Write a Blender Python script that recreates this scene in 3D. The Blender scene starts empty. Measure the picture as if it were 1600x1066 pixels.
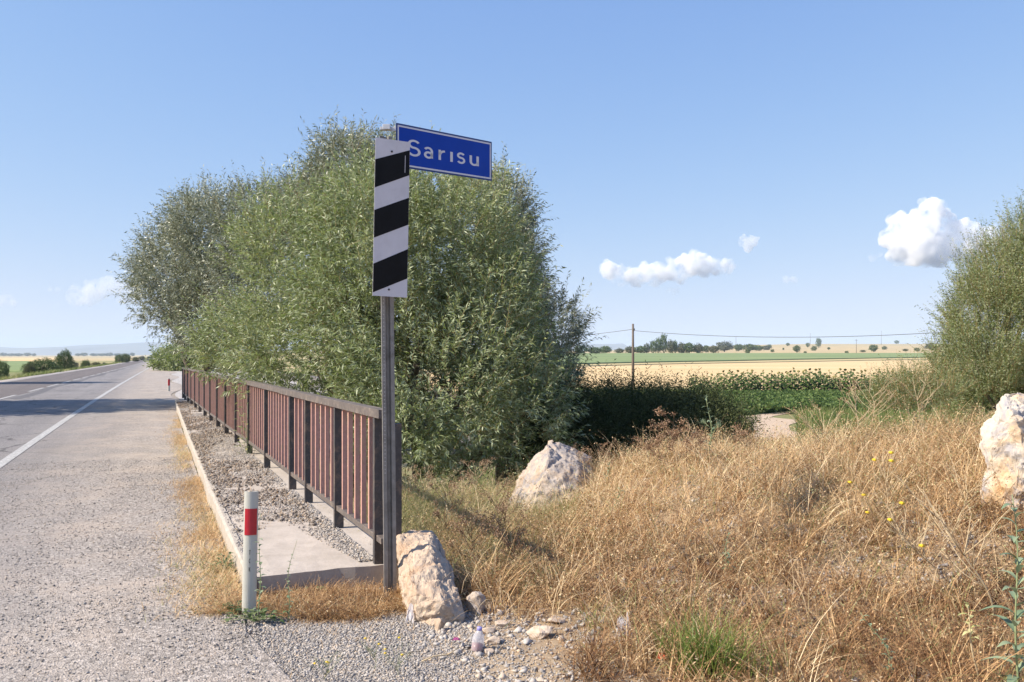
import bpy, bmesh, math, random
import numpy as np
from mathutils import Vector, Matrix, noise as mnoise

# ------------------------------------------------------------------ camera, sky, sun, exposure
sc = bpy.context.scene
COL = sc.collection
F = 1290.0            # focal length in pixels of the 1600-wide photograph
HY = 557.0            # its horizon line
CH = 1.6              # eye height

cam_data = bpy.data.cameras.new("camera")
cam_data.sensor_width = 36.0
cam_data.lens = F / 1600.0 * 36.0
cam_data.shift_y = (HY - 533.0) / 1600.0
cam_data.clip_start = 0.05
cam_data.clip_end = 80000.0
cam = bpy.data.objects.new("camera", cam_data)
cam.location = (0, 0, CH)
cam.rotation_euler = (math.radians(90), 0, 0)
COL.objects.link(cam)
sc.camera = cam

SUN_EL = math.radians(41)
SUN_AZ = math.radians(-14)                   # degrees ahead of straight left
sun_dir = Vector((-math.cos(SUN_AZ) * math.cos(SUN_EL), math.sin(SUN_AZ) * math.cos(SUN_EL), math.sin(SUN_EL)))

SKY_K = (0.185, 0.295, 0.68)
SKY_TINT = (1.23, 1.66, 3.80)
world = bpy.data.worlds.new("World")
sc.world = world
world.use_nodes = True
wn = world.node_tree
for n in list(wn.nodes): wn.nodes.remove(n)
wout = wn.nodes.new("ShaderNodeOutputWorld")
bg = wn.nodes.new("ShaderNodeBackground")
sky = wn.nodes.new("ShaderNodeTexSky")
sky.sky_type = 'NISHITA'
sky.sun_disc = False
sky.sun_elevation = SUN_EL
sky.sun_rotation = math.atan2(sun_dir.x, sun_dir.y)
sky.altitude = 1000
sky.air_density = 1.0
sky.dust_density = 0.6
sky.ozone_density = 2.0
bg.inputs["Strength"].default_value = 0.122
# soft shoulder, as a camera has: c / (1 + k c) keeps the bright horizon from burning out
_k = wn.nodes.new("ShaderNodeVectorMath"); _k.operation = 'MULTIPLY_ADD'
_k.inputs[1].default_value = SKY_K; _k.inputs[2].default_value = (1, 1, 1)
_d = wn.nodes.new("ShaderNodeVectorMath"); _d.operation = 'DIVIDE'
_g = wn.nodes.new("ShaderNodeVectorMath"); _g.operation = 'MULTIPLY'
_g.inputs[1].default_value = SKY_TINT
wn.links.new(sky.outputs[0], _k.inputs[0]); wn.links.new(sky.outputs[0], _d.inputs[0]); wn.links.new(_k.outputs[0], _d.inputs[1])
wn.links.new(_d.outputs[0], _g.inputs[0]); wn.links.new(_g.outputs[0], bg.inputs[0])
wn.links.new(bg.outputs[0], wout.inputs[0])

sun = bpy.data.lights.new("sun", 'SUN')
sun.energy = 5.0
sun.angle = math.radians(0.53)
sun.color = (1.0, 0.90, 0.76)
sun_o = bpy.data.objects.new("sun", sun)
sun_o.rotation_euler = (-sun_dir).to_track_quat('-Z', 'Y').to_euler()
sun_o.location = (-20, 5, 30)
COL.objects.link(sun_o)

sc.view_settings.view_transform = 'Standard'
sc.view_settings.look = 'None'
sc.view_settings.exposure = 0.76
sc.view_settings.gamma = 1.0
sc.view_settings.use_curve_mapping = False
cy = sc.cycles
cy.max_bounces = 16
cy.diffuse_bounces = 3
cy.glossy_bounces = 2
cy.transmission_bounces = 4
cy.transparent_max_bounces = 8
cy.volume_bounces = 2
cy.use_denoising = True
cy.caustics_reflective = False
cy.caustics_refractive = False
rng = np.random.default_rng(7)
random.seed(7)

# ------------------------------------------------------------------ helpers
def put(name, data, parent=None, loc=None):
    o = bpy.data.objects.new(name, data)
    COL.objects.link(o)
    if parent is not None: o.parent = parent
    if loc is not None: o.location = loc
    return o

def tag(o, label=None, cat=None, group=None, kind=None):
    if label: o["label"] = label
    if cat: o["category"] = cat
    if group: o["group"] = group
    if kind: o["kind"] = kind
    return o

def thing(name, label, cat, loc=(0, 0, 0), rz=0.0, group=None):
    o = put(name, None, None, loc)
    o.empty_display_size = 0.2
    o.rotation_euler = (0, 0, rz)
    return tag(o, label, cat, group)

def copy_tree(o, parent=None):
    c = o.copy(); COL.objects.link(c); c.parent = parent
    for ch in list(o.children): copy_tree(ch, c)
    return c

def mesh_np(name, V, Q, mat, parent=None, attr=None, smooth=False, loc=None, k=4, mats=None, midx=None):
    """One mesh object from numpy vertices and faces of k corners; attr: one float per face."""
    me = bpy.data.meshes.new(name)
    V = np.ascontiguousarray(V, dtype=np.float32); Q = np.ascontiguousarray(Q, dtype=np.int32)
    nf = len(Q)
    me.vertices.add(len(V)); me.vertices.foreach_set("co", V.ravel())
    me.loops.add(nf * k); me.loops.foreach_set("vertex_index", Q.ravel())
    me.polygons.add(nf)
    me.polygons.foreach_set("loop_start", np.arange(0, nf * k, k, dtype=np.int32))
    me.polygons.foreach_set("loop_total", np.full(nf, k, dtype=np.int32))
    if smooth: me.polygons.foreach_set("use_smooth", np.ones(nf, dtype=bool))
    if attr is not None:
        a = me.attributes.new("v", 'FLOAT', 'FACE')
        a.data.foreach_set("value", np.ascontiguousarray(attr, dtype=np.float32))
    if mats:
        for m in mats: me.materials.append(m)
        me.polygons.foreach_set("material_index", np.ascontiguousarray(midx, dtype=np.int32))
    elif mat: me.materials.append(mat)
    me.update(calc_edges=True)
    me.validate()
    return put(name, me, parent, loc)

def mesh_bm(name, bm, mat, parent=None, smooth=False, loc=None, bevel=0.0):
    if bevel > 0:
        bmesh.ops.bevel(bm, geom=list(bm.edges), offset=bevel, segments=2, affect='EDGES', profile=0.6, clamp_overlap=True)
    me = bpy.data.meshes.new(name)
    bm.to_mesh(me); bm.free()
    if smooth:
        for p in me.polygons: p.use_smooth = True
    mats = mat if isinstance(mat, (list, tuple)) else [mat]
    for m in mats: me.materials.append(m)
    return put(name, me, parent, loc)

def bm_box(bm, c, sx, sy, sz, M=None, mi=0):
    vs = []
    for x in (-.5, .5):
        for y in (-.5, .5):
            for z in (-.5, .5):
                v = Vector((x * sx, y * sy, z * sz))
                if M is not None: v = M @ v
                vs.append(bm.verts.new(v + Vector(c)))
    for f in ((0, 1, 3, 2), (4, 6, 7, 5), (0, 4, 5, 1), (2, 3, 7, 6), (0, 2, 6, 4), (1, 5, 7, 3)):
        ff = bm.faces.new([vs[i] for i in f]); ff.material_index = mi
    return vs

def bm_tube(bm, pts, radii, n=8, mi=0, cap=True):
    pts = [Vector(p) for p in pts]
    rings = []
    up = Vector((0.31, 0.17, 0.93)).normalized()
    for i, p in enumerate(pts):
        d = (pts[min(i + 1, len(pts) - 1)] - pts[max(i - 1, 0)]).normalized()
        a = d.cross(up)
        if a.length < 1e-3: a = d.cross(Vector((1, 0, 0)))
        a.normalize(); b = d.cross(a)
        r = radii[i] if hasattr(radii, '__len__') else radii
        rings.append([bm.verts.new(p + r * (math.cos(2 * math.pi * k / n) * a + math.sin(2 * math.pi * k / n) * b)) for k in range(n)])
    for A, B in zip(rings[:-1], rings[1:]):
        for k in range(n):
            f = bm.faces.new((A[k], A[(k + 1) % n], B[(k + 1) % n], B[k])); f.material_index = mi; f.smooth = True
    if cap:
        for R in (rings[0][::-1], rings[-1]):
            f = bm.faces.new(R); f.material_index = mi

def bm_prism(bm, poly, z0, z1, M=None, mi=0):
    """poly: list of (x, y); extruded z0..z1, then placed by M."""
    lo = [bm.verts.new((M @ Vector((x, y, z0))) if M else (x, y, z0)) for x, y in poly]
    hi = [bm.verts.new((M @ Vector((x, y, z1))) if M else (x, y, z1)) for x, y in poly]
    n = len(poly)
    for i in range(n):
        bm.faces.new((lo[i], lo[(i + 1) % n], hi[(i + 1) % n], hi[i])).material_index = mi
    bm.faces.new(lo[::-1]).material_index = mi
    bm.faces.new(hi).material_index = mi

def W(px, py, Y):                       # the point at depth Y seen at a photo pixel
    return Vector(((px - 800.0) / F * Y, Y, CH - (py - HY) / F * Y))

def sst(a, b, x):
    t = np.clip((np.asarray(x, dtype=float) - a) / (b - a), 0, 1)
    return t * t * (3 - 2 * t)

# road coordinates: s along the road, t to its right
DX, DY = -0.4005, 0.9163
NX, NY = 0.9163, 0.4005
def off(s):
    s = np.maximum(np.asarray(s, dtype=float), 0)
    return 4.3 * s * s / (s * s + 150.0 ** 2)
def ST(s, t):
    tt = t + off(s)
    return DX * s + NX * tt, DY * s + NY * tt
def toST(X, Y):
    s = DX * X + DY * Y
    return s, NX * X + NY * Y - off(s)

# smooth value noise in numpy
_perm = rng.random((64, 64))
def vnoise(x, y, f=1.0, seed=0):
    x = np.asarray(x, dtype=float) * f + seed * 17.3; y = np.asarray(y, dtype=float) * f + seed * 7.7
    xi = np.floor(x).astype(int); yi = np.floor(y).astype(int)
    fx = x - xi; fy = y - yi
    fx = fx * fx * (3 - 2 * fx); fy = fy * fy * (3 - 2 * fy)
    g = lambda a, b: _perm[a % 64, b % 64]
    return (g(xi, yi) * (1 - fx) + g(xi + 1, yi) * fx) * (1 - fy) + (g(xi, yi + 1) * (1 - fx) + g(xi + 1, yi + 1) * fx) * fy
def fbm(x, y, f=1.0, seed=0, o=4):
    r = 0; a = .5
    for k in range(o):
        r = r + a * vnoise(x, y, f * 2 ** k, seed + k * 3); a *= .5
    return r / (1 - .5 ** o)

def hgt(X, Y):
    """Height of the land."""
    X = np.asarray(X, dtype=float); Y = np.asarray(Y, dtype=float)
    s, t = toST(X, Y)
    Yc = np.maximum(Y, 1.0); u = X / Yc
    zr = np.interp(Y, [0, 9.2, 12.5, 60, 110, 260, 500, 900, 1800, 3500, 9000], [0, 0, -1.7, -1.6, -1.5, -.2, 3.1, 7, 20, 34, 50])
    side = sst(.05, .38, u)
    zr = np.where(Y > 500, 3.1 + (zr - 3.1) * (.55 + .95 * side) + sst(600, 1500, Y) * 5 * (vnoise(X, Y, 1 / 400.) - .5), zr)
    zl = np.interp(Y, [0, 1500, 3000, 9000], [-1, -1, 4, 14])
    zf = zl + (zr - zl) * sst(-.42, -.32, u)
    tR = np.where(s < 29, 1.7, 12.0)
    tR = 1.7 + 10.3 * sst(29, 36, s)
    p = sst(-13.5, -9.6, t) * (1 - sst(tR, tR + 1.6, t)) * (1 - sst(500, 900, s))
    z = zf * (1 - p)
    near = (1 - sst(14, 22, Y))
    m = .60 * sst(4.5, 7.8, Y + .25 * (X - 2) * (X < 2)) * sst(-.1, 1.9, X) * (1 - sst(8.4, 11.5, Y))
    m = m + .17 * sst(2.4, 4.6, X) * sst(4.6, 7.8, Y) * (1 - sst(8.6, 12.5, Y))
    m = m + .24 * np.exp(-((X - 4.0) / .9) ** 2 - ((Y - 5.85) / .55) ** 2)
    m = m + .12 * (fbm(X, Y, 1.1, 5, 3) - .5) * sst(.2, 1.2, X) * sst(4.6, 5.6, Y)
    m = m + .03 * (fbm(X, Y, 3.0, 9, 3) - .5) * sst(-1.2, -.2, X)
    z = z + m * near
    return z - .012

# ------------------------------------------------------------------ material helpers
def new_mat(name):
    m = bpy.data.materials.new(name); m.use_nodes = True
    nt = m.node_tree
    b = nt.nodes["Principled BSDF"]
    return m, nt, b
def ramp(nt, fac, stops, interp='LINEAR'):
    r = nt.nodes.new("ShaderNodeValToRGB")
    r.color_ramp.interpolation = interp
    els = r.color_ramp.elements
    while len(els) < len(stops): els.new(0.5)
    for e, (p, c) in zip(els, stops):
        e.position = p; e.color = (c[0], c[1], c[2], 1) if hasattr(c, '__len__') else (c, c, c, 1)
    if fac is not None: nt.links.new(fac, r.inputs[0])
    return r.outputs[0]
def ntex(nt, scale, detail=4, rough=.6, vec=None, dist=0):
    n = nt.nodes.new("ShaderNodeTexNoise")
    n.inputs["Scale"].default_value = scale; n.inputs["Detail"].default_value = detail
    n.inputs["Roughness"].default_value = rough; n.inputs["Distortion"].default_value = dist
    if vec is not None: nt.links.new(vec, n.inputs["Vector"])
    return n.outputs["Fac"]
def vtex(nt, scale, vec=None, out="Distance", rnd=1.0):
    n = nt.nodes.new("ShaderNodeTexVoronoi")
    n.inputs["Scale"].default_value = scale; n.inputs["Randomness"].default_value = rnd
    if vec is not None: nt.links.new(vec, n.inputs["Vector"])
    return n.outputs[out]
def mixc(nt, fac, a, b, mode='MIX'):
    m = nt.nodes.new("ShaderNodeMix"); m.data_type = 'RGBA'; m.blend_type = mode
    for sock, v in ((m.inputs[0], fac), (m.inputs[6], a), (m.inputs[7], b)):
        if isinstance(v, (int, float)): sock.default_value = v
        elif isinstance(v, (tuple, list)): sock.default_value = (*v[:3], 1)
        else: nt.links.new(v, sock)
    return m.outputs[2]
def mathn(nt, op, a, b=None, c=None):
    m = nt.nodes.new("ShaderNodeMath"); m.operation = op
    for i, v in enumerate((a, b, c)):
        if v is None: continue
        if isinstance(v, (int, float)): m.inputs[i].default_value = v
        else: nt.links.new(v, m.inputs[i])
    return m.outputs[0]
def coords(nt, kind="Object"):
    return nt.nodes.new("ShaderNodeTexCoord").outputs[kind]
def position(nt):
    return nt.nodes.new("ShaderNodeNewGeometry").outputs["Position"]
def attr(nt, name):
    a = nt.nodes.new("ShaderNodeAttribute"); a.attribute_name = name
    return a
def bump(nt, b, height, strength=.3, dist=.01):
    n = nt.nodes.new("ShaderNodeBump")
    n.inputs["Strength"].default_value = strength; n.inputs["Distance"].default_value = dist
    nt.links.new(height, n.inputs["Height"]); nt.links.new(n.outputs[0], b.inputs["Normal"])

def mat_plain(name, col, rough=.6, metal=0.0, var=.12, scale=20.0, bmp=.0, dirt=None):
    m, nt, b = new_mat(name)
    c = coords(nt)
    f = ntex(nt, scale, 5, .65, c)
    lo = [x * (1 - var) for x in col]; hi = [min(1, x * (1 + var)) for x in col]
    out = ramp(nt, f, [(.3, lo), (.7, hi)])
    if dirt:
        f2 = ntex(nt, scale * .35, 6, .7, c, .6)
        out = mixc(nt, ramp(nt, f2, [(.5, 0.0), (.72, 1.0)]), out, dirt)
    nt.links.new(out, b.inputs["Base Color"])
    b.inputs["Roughness"].default_value = rough; b.inputs["Metallic"].default_value = metal
    if bmp: bump(nt, b, f, bmp, .004)
    return m

def mat_leaf(name, stops, rough=.45, trans=.35, spec=.5, under=None):
    """Leaves coloured one by one by the face attribute v; thin, so some light comes through."""
    m, nt, b = new_mat(name)
    a = attr(nt, "v").outputs["Fac"]
    col = ramp(nt, a, stops)
    if under:
        g = nt.nodes.new("ShaderNodeNewGeometry")
        col = mixc(nt, mathn(nt, 'MULTIPLY', g.outputs["Backfacing"], .75), col, under)
    nt.links.new(col, b.inputs["Base Color"])
    b.inputs["Roughness"].default_value = rough
    b.inputs["Specular IOR Level"].default_value = spec
    t = nt.nodes.new("ShaderNodeBsdfTranslucent")
    tc = mixc(nt, .5, col, (.26, .36, .06), 'MIX') if trans > .3 else col
    nt.links.new(tc, t.inputs[0])
    mx = nt.nodes.new("ShaderNodeMixShader"); mx.inputs[0].default_value = trans
    out = nt.nodes["Material Output"]
    nt.links.new(b.outputs[0], mx.inputs[1]); nt.links.new(t.outputs[0], mx.inputs[2])
    nt.links.new(mx.outputs[0], out.inputs["Surface"])
    return m

def rvec(n):
    v = rng.normal(size=(n, 3)); return v / np.linalg.norm(v, axis=1, keepdims=True)
def unit(v):
    return v / np.maximum(np.linalg.norm(v, axis=1, keepdims=True), 1e-9)

def leaves_geo(P, D, L, Wd, fold=.15, droop=.25):
    """Pointed leaves: 2 quads each (base half, tip half) of a slightly bent blade."""
    n = len(P)
    D = unit(D); N = unit(np.cross(D, rvec(n))); S = np.cross(N, D)
    L = np.broadcast_to(L, (n,))[:, None]; Wd = np.broadcast_to(Wd, (n,))[:, None]
    b = P; m = P + D * L * .45 + N * L * fold * .4; e = P + D * L + N * L * fold - np.array([0, 0, 1.]) * L * droop * .4
    l = m + S * Wd * .5; r = m - S * Wd * .5
    V = np.stack([b, r, e, l], 1).reshape(-1, 3)
    Q = np.arange(n * 4).reshape(n, 4)
    return V, Q
# ================================================================== THE LAND
def axis(pieces):
    out = []
    for a, b, st in pieces: out += list(np.arange(a, b, st))
    return np.array(out + [pieces[-1][1]], dtype=float)
xs = axis([(-9000, -2000, 500), (-2000, -400, 100), (-400, -100, 15), (-100, -30, 4), (-30, -3, .6), (-3, 11, .1), (11, 30, .6), (30, 100, 4), (100, 400, 15), (400, 2400, 80), (2400, 9000, 550)])
ys = axis([(-500, -50, 50), (-50, 0, 5), (0, 3, .5), (3, 14, .1), (14, 40, .5), (40, 130, 3), (130, 600, 14), (600, 2600, 60), (2600, 9000, 400)])
GX, GY = np.meshgrid(xs, ys)
GZ = hgt(GX, GY)
ny_, nx_ = GX.shape
idx = np.arange(nx_ * ny_).reshape(ny_, nx_)
Q = np.stack([idx[:-1, :-1], idx[:-1, 1:], idx[1:, 1:], idx[1:, :-1]], -1).reshape(-1, 4)

m_ground, nt, b = new_mat("land_soil")
p = position(nt)
zone = attr(nt, "zone")                       # r gravel, g green, b field dryness
sep = nt.nodes.new("ShaderNodeSeparateColor"); nt.links.new(zone.outputs["Color"], sep.inputs[0])
n1 = ntex(nt, .9, 8, .65, p); n2 = ntex(nt, 14, 6, .7, p); n3 = ntex(nt, .02, 6, .6, p)
soil = ramp(nt, n1, [(.3, (.30, .215, .135)), (.7, (.44, .335, .22))])
soil = mixc(nt, ramp(nt, n2, [(.4, 0.), (.75, .55)]), soil, (.20, .15, .10))
far = ramp(nt, n3, [(.35, (.40, .31, .17)), (.5, (.50, .38, .21)), (.6, (.36, .30, .17)), (.7, (.54, .42, .25))])
soil = mixc(nt, sep.outputs[2], soil, far)
vg = vtex(nt, 70, p, "Color"); vg2 = vtex(nt, 70, p)
hs = nt.nodes.new("ShaderNodeSeparateColor"); nt.links.new(vg, hs.inputs[0])
grav = ramp(nt, hs.outputs[0], [(0, (.20, .19, .185)), (.5, (.40, .37, .34)), (1, (.58, .54, .50))])
grav = mixc(nt, ramp(nt, vg2, [(.35, 0.), (.7, .8)]), grav, (.12, .10, .09))
grav = mixc(nt, ramp(nt, n1, [(.45, 0.), (.65, .6)]), grav, (.42, .33, .25))
c = mixc(nt, sep.outputs[0], soil, grav)
gr = ramp(nt, ntex(nt, .5, 6, .7, p), [(.3, (.10, .13, .045)), (.6, (.19, .21, .075)), (.8, (.33, .29, .13))])
c = mixc(nt, sep.outputs[1], c, gr)
nt.links.new(c, b.inputs["Base Color"]); b.inputs["Roughness"].default_value = .95
b.inputs["Specular IOR Level"].default_value = .15
bump(nt, b, mixc(nt, sep.outputs[0], n2, mathn(nt, 'SUBTRACT', 1.0, vg2)), .7, .015)

ground = mesh_np("ground", np.stack([GX, GY, GZ], -1).reshape(-1, 3), Q, m_ground, smooth=True)
tag(ground, kind="structure")
gs, gt = toST(GX, GY)
edge = .5 - (GY - 4.05) * .62 + .16 * (fbm(GX, GY, 2.2, 4) - .5) * 2
gravel = (1 - sst(-.12, .18, GX - edge)) * (GY < 6.2) * (gt > .3) * (1 - .85 * sst(-.55, -.05, GX))
plat = ((gs > 28) & (gt > .3) & (gt < 12.5) & (gs < 150)) * 1.0
left_v = sst(-9.0, -10.0, gt) * 0
green = sst(.35, .65, fbm(GX, GY, .12, 2)) * .8 * (GY > 11) * (GY < 500)
green = np.where((gt < -8.5) & (GY > 20) & (GY < 500), .35 + .5 * sst(.4, .6, fbm(GX, GY, .05, 8)), green)
green = green * (1 - plat)
dryf = sst(60, 160, GY)
green = green * (1 - sst(450, 520, GY)) + sst(1200, 1600, GY) * .15
colr = np.stack([np.maximum(gravel, plat), green, dryf, np.ones_like(GX)], -1).reshape(-1, 4).astype(np.float32)
ca = ground.data.color_attributes.new("zone", 'FLOAT_COLOR', 'POINT')
ca.data.foreach_set("color", colr.ravel())

def strip(name, s_list, tl, tr, z, mat, kind="structure", th=0.0):
    """A sheet along the road from t=tl(s) to t=tr(s) lying at height z."""
    S = np.asarray(s_list, dtype=float)
    TL = tl(S) if callable(tl) else np.full_like(S, tl)
    TR = tr(S) if callable(tr) else np.full_like(S, tr)
    nt_ = 9
    V = []
    for k in range(nt_):
        x, y = ST(S, TL + (TR - TL) * k / (nt_ - 1))
        V.append(np.stack([x, y, np.full_like(x, z)], -1))
    V = np.stack(V, 1)
    n = len(S); ii = np.arange(n * nt_).reshape(n, nt_)
    Qs = np.stack([ii[:-1, :-1], ii[:-1, 1:], ii[1:, 1:], ii[1:, :-1]], -1).reshape(-1, 4)
    o = mesh_np(name, V.reshape(-1, 3), Qs, mat)
    return tag(o, kind=kind)

def asphalt(name, lo, hi, chip, dust=None, dustamt=(.5, .75), sc1=90, second=None):
    m, nt, b = new_mat(name)
    p = position(nt)
    big = ntex(nt, .35, 6, .65, p)
    # wear runs along the wheels' way: stretch the noise along the road
    d1 = nt.nodes.new("ShaderNodeVectorMath"); d1.operation = 'DOT_PRODUCT'; d1.inputs[1].default_value = (NX * 1.5, NY * 1.5, 0); nt.links.new(p, d1.inputs[0])
    d2 = nt.nodes.new("ShaderNodeVectorMath"); d2.operation = 'DOT_PRODUCT'; d2.inputs[1].default_value = (DX * .07, DY * .07, 0); nt.links.new(p, d2.inputs[0])
    mp = nt.nodes.new("ShaderNodeCombineXYZ"); nt.links.new(d1.outputs["Value"], mp.inputs[0]); nt.links.new(d2.outputs["Value"], mp.inputs[1])
    lanes = ntex(nt, 1.0, 5, .6, mp.outputs[0])
    base = ramp(nt, lanes, [(.32, lo), (.68, hi)])
    base = mixc(nt, ramp(nt, big, [(.5, 0.), (.75, .35)]), base, [x * 1.25 for x in hi])
    v = vtex(nt, sc1, p, "Color"); s2 = nt.nodes.new("ShaderNodeSeparateColor"); nt.links.new(v, s2.inputs[0])
    base = mixc(nt, ramp(nt, s2.outputs[0], [(.60, 0.), (.95, .75)]), base, chip)
    base = mixc(nt, ramp(nt, s2.outputs[1], [(.7, 0.), (1, .7)]), base, [x * .45 for x in lo])
    if dust:
        base = mixc(nt, ramp(nt, ntex(nt, .8, 7, .7, mp.outputs[0]), [(dustamt[0], 0.), (dustamt[1], .85)]), base, dust)
    if second:
        vc = nt.nodes.new("ShaderNodeTexVoronoi"); vc.feature = 'DISTANCE_TO_EDGE'; vc.inputs["Scale"].default_value = .42
        dn = nt.nodes.new("ShaderNodeTexNoise"); dn.inputs["Scale"].default_value = 1.3; dn.inputs["Detail"].default_value = 6
        nt.links.new(p, dn.inputs["Vector"]); va = nt.nodes.new("ShaderNodeVectorMath"); va.operation = 'ADD'
        nt.links.new(p, va.inputs[0]); nt.links.new(dn.outputs["Color"], va.inputs[1]); nt.links.new(va.outputs[0], vc.inputs["Vector"])
        base = mixc(nt, ramp(nt, vc.outputs["Distance"], [(.006, .75), (.016, 0.)]), base, (.06, .058, .06))
        base = mixc(nt, ramp(nt, ntex(nt, .22, 3, .5, p, .8), [(.60, 0.), (.66, .35)]), base, [x * .62 for x in lo])
        lo2, hi2, chip2, dust2 = second
        dt = nt.nodes.new("ShaderNodeVectorMath"); dt.operation = 'DOT_PRODUCT'
        dt.inputs[1].default_value = (NX, NY, 0); nt.links.new(p, dt.inputs[0])
        tt = mathn(nt, 'ADD', dt.outputs["Value"], mathn(nt, 'MULTIPLY', mathn(nt, 'SUBTRACT', ntex(nt, .7, 6, .7, p), .5), 1.6))
        b2 = ramp(nt, lanes, [(.32, lo2), (.68, hi2)])
        v3 = vtex(nt, 58, p, "Color"); s3 = nt.nodes.new("ShaderNodeSeparateColor"); nt.links.new(v3, s3.inputs[0])
        b2 = mixc(nt, ramp(nt, s3.outputs[0], [(.5, 0.), (.9, .8)]), b2, chip2)
        b2 = mixc(nt, ramp(nt, s3.outputs[1], [(.66, 0.), (1, .85)]), b2, [x * .40 for x in lo2])
        b2 = mixc(nt, ramp(nt, ntex(nt, 1.1, 8, .72, p, .5), [(.46, 0.), (.66, .8)]), b2, dust2)
        base = mixc(nt, ramp(nt, mathn(nt, 'MULTIPLY_ADD', tt, .22, .62), [(.12, 0.), (.55, 1.)]), base, b2)
    nt.links.new(base, b.inputs["Base Color"])
    b.inputs["Roughness"].default_value = .85; b.inputs["Specular IOR Level"].default_value = .3
    bump(nt, b, vtex(nt, sc1, p), .8, .008)
    return m
m_road = asphalt("asphalt", (.165, .158, .162), (.235, .222, .220), (.40, .37, .355), second=((.255, .224, .198), (.35, .308, .272), (.52, .465, .415), (.45, .372, .305)))
m_lane = asphalt("asphalt_left", (.105, .092, .088), (.15, .13, .125), (.28, .25, .24))
m_should = asphalt("chip_seal", (.27, .25, .235), (.37, .34, .315), (.56, .52, .48), (.44, .37, .31), (.46, .72), 62)
m_tar = asphalt("asphalt_patch", (.10, .098, .105), (.14, .136, .142), (.24, .23, .23))
m_paint, nt, b = new_mat("road_paint")
p = position(nt)
nt.links.new(mixc(nt, ramp(nt, ntex(nt, 28, 6, .75, p), [(.40, 0.), (.54, .85)]), (.56, .55, .53), (.24, .235, .23)), b.inputs["Base Color"])
b.inputs["Roughness"].default_value = .7
SR = np.concatenate([np.arange(-60, 0, 4), np.arange(0, 60, 1), np.arange(60, 300, 4), np.arange(300, 820, 12)])
sh_edge = lambda S: np.where(S < 5.6, .52 + .10 * np.sin(S * 2.1) + .07 * np.sin(S * 5.3), np.where(S < 29, .55, .9 + .4 * np.sin(S * .3)))
strip("road", SR, -5.3, lambda S: sh_edge(S), .004, m_road)
wob = lambda S: -5.3 + .05 * np.sin(S * .7)
strip("road", SR, -9.1, wob, .000, m_lane)
strip("shoulder", SR, -9.9, -9.1, -.004, m_should)
# darker tar repairs lying in the lane
for s0, s1, t0, t1 in ((36, 120, -5.15, -4.75),):
    S = np.linspace(s0, s1, 40)
    strip("tar_patch", S, lambda S, t0=t0, s0=s0, s1=s1: t0 + .10 * np.sin(S * .5), lambda S, t1=t1: t1 + .14 * np.sin(S * .33 + 1), .006, m_tar)
# painted lines
strip("edge_line", SR, -2.15, -2.0, .010, m_paint)
strip("edge_line", SR, -8.95, -8.83, .006, m_paint)
s = 3.0
while s < 420:
    S = np.linspace(s, s + (4.4 if s < 40 else 4.8), 6)
    strip("centre_line", S, -5.47, -5.33, .010, m_paint)
    s += 6.4 if s > 38 else 8.0
s = 44.0

# gravel lay-by beyond the bridge
m_lay = asphalt("lay_by_gravel", (.34, .32, .30), (.42, .39, .37), (.6, .57, .54), (.46, .40, .35), (.5, .8), 50)
strip("gravel_layby", np.arange(29.6, 135, 2), lambda S: .95 + .3 * np.sin(S * .3), lambda S: np.clip(.95 + (S - 29) * .8, 1, 7.5) + .4 * np.sin(S * .4), .006, m_lay)

# ------------------------------------------------------------------ fields (real standing crops and stubble, draped)
def field(name, uf0, uf1, yb0, yb1, lift, mat, nu=80, nv=26, wob=0.0):
    """A field between two boundary depths given as functions of u = X/Y."""
    U = np.linspace(uf0, uf1, nu); V = []
    for k in range(nv):
        f = k / (nv - 1)
        y0 = yb0(U); y1 = yb1(U)
        Yk = y0 * (y1 / y0) ** f
        uu = np.linspace(-1, 1, nu)
        Uk = U + wob * ((vnoise(np.full(nu, f * 9.), uu * 0 + np.sign(uu) * 3, 1.0, 4) - .5) * 2) * np.abs(uu) + wob * .5 * np.sign(uu) * (f - .5)
        Xk = Uk * Yk
        z = hgt(Xk, Yk) + lift
        V.append(np.stack([Xk, Yk, z], -1))
    V = np.array(V); n = nu
    # front skirt so that the crop has its thickness
    sk = V[0].copy(); sk[:, 2] -= lift + .2
    V = np.concatenate([sk[None], V]); nv += 1
    ii = np.arange(nv * n).reshape(nv, n)
    Qs = np.stack([ii[:-1, :-1], ii[:-1, 1:], ii[1:, 1:], ii[1:, :-1]], -1).reshape(-1, 4)
    return tag(mesh_np(name, V.reshape(-1, 3), Qs, mat, smooth=False), kind="structure")
def m_crop(name, a, b_, c, sc1=.5, stretch=12, rot=.1):
    m, nt, b = new_mat(name)
    p = position(nt)
    mp = nt.nodes.new("ShaderNodeMapping"); mp.inputs["Scale"].default_value = (1. / stretch, 1, 1); mp.inputs["Rotation"].default_value = (0, 0, rot)
    nt.links.new(p, mp.inputs["Vector"])
    f = ntex(nt, sc1, 6, .65, mp.outputs[0]); g = ntex(nt, sc1 * 8, 4, .7, p)
    col = ramp(nt, f, [(.3, a), (.5, b_), (.7, c)])
    col = mixc(nt, ramp(nt, g, [(.35, 0.), (.7, .4)]), col, [x * .72 for x in a])
    nt.links.new(col, b.inputs["Base Color"]); b.inputs["Roughness"].default_value = .95
    b.inputs["Specular IOR Level"].default_value = .1
    return m
m_wheat = m_crop("wheat_stubble", (.56, .40, .20), (.64, .47, .255), (.72, .54, .32), .12, 10, .05)
m_green = m_crop("green_crop", (.15, .20, .085), (.21, .27, .12), (.29, .33, .16), .10, 10, .05)
m_dry = m_crop("dry_grass_strip", (.42, .34, .17), (.54, .43, .23), (.36, .33, .16), .15, 6)
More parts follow.
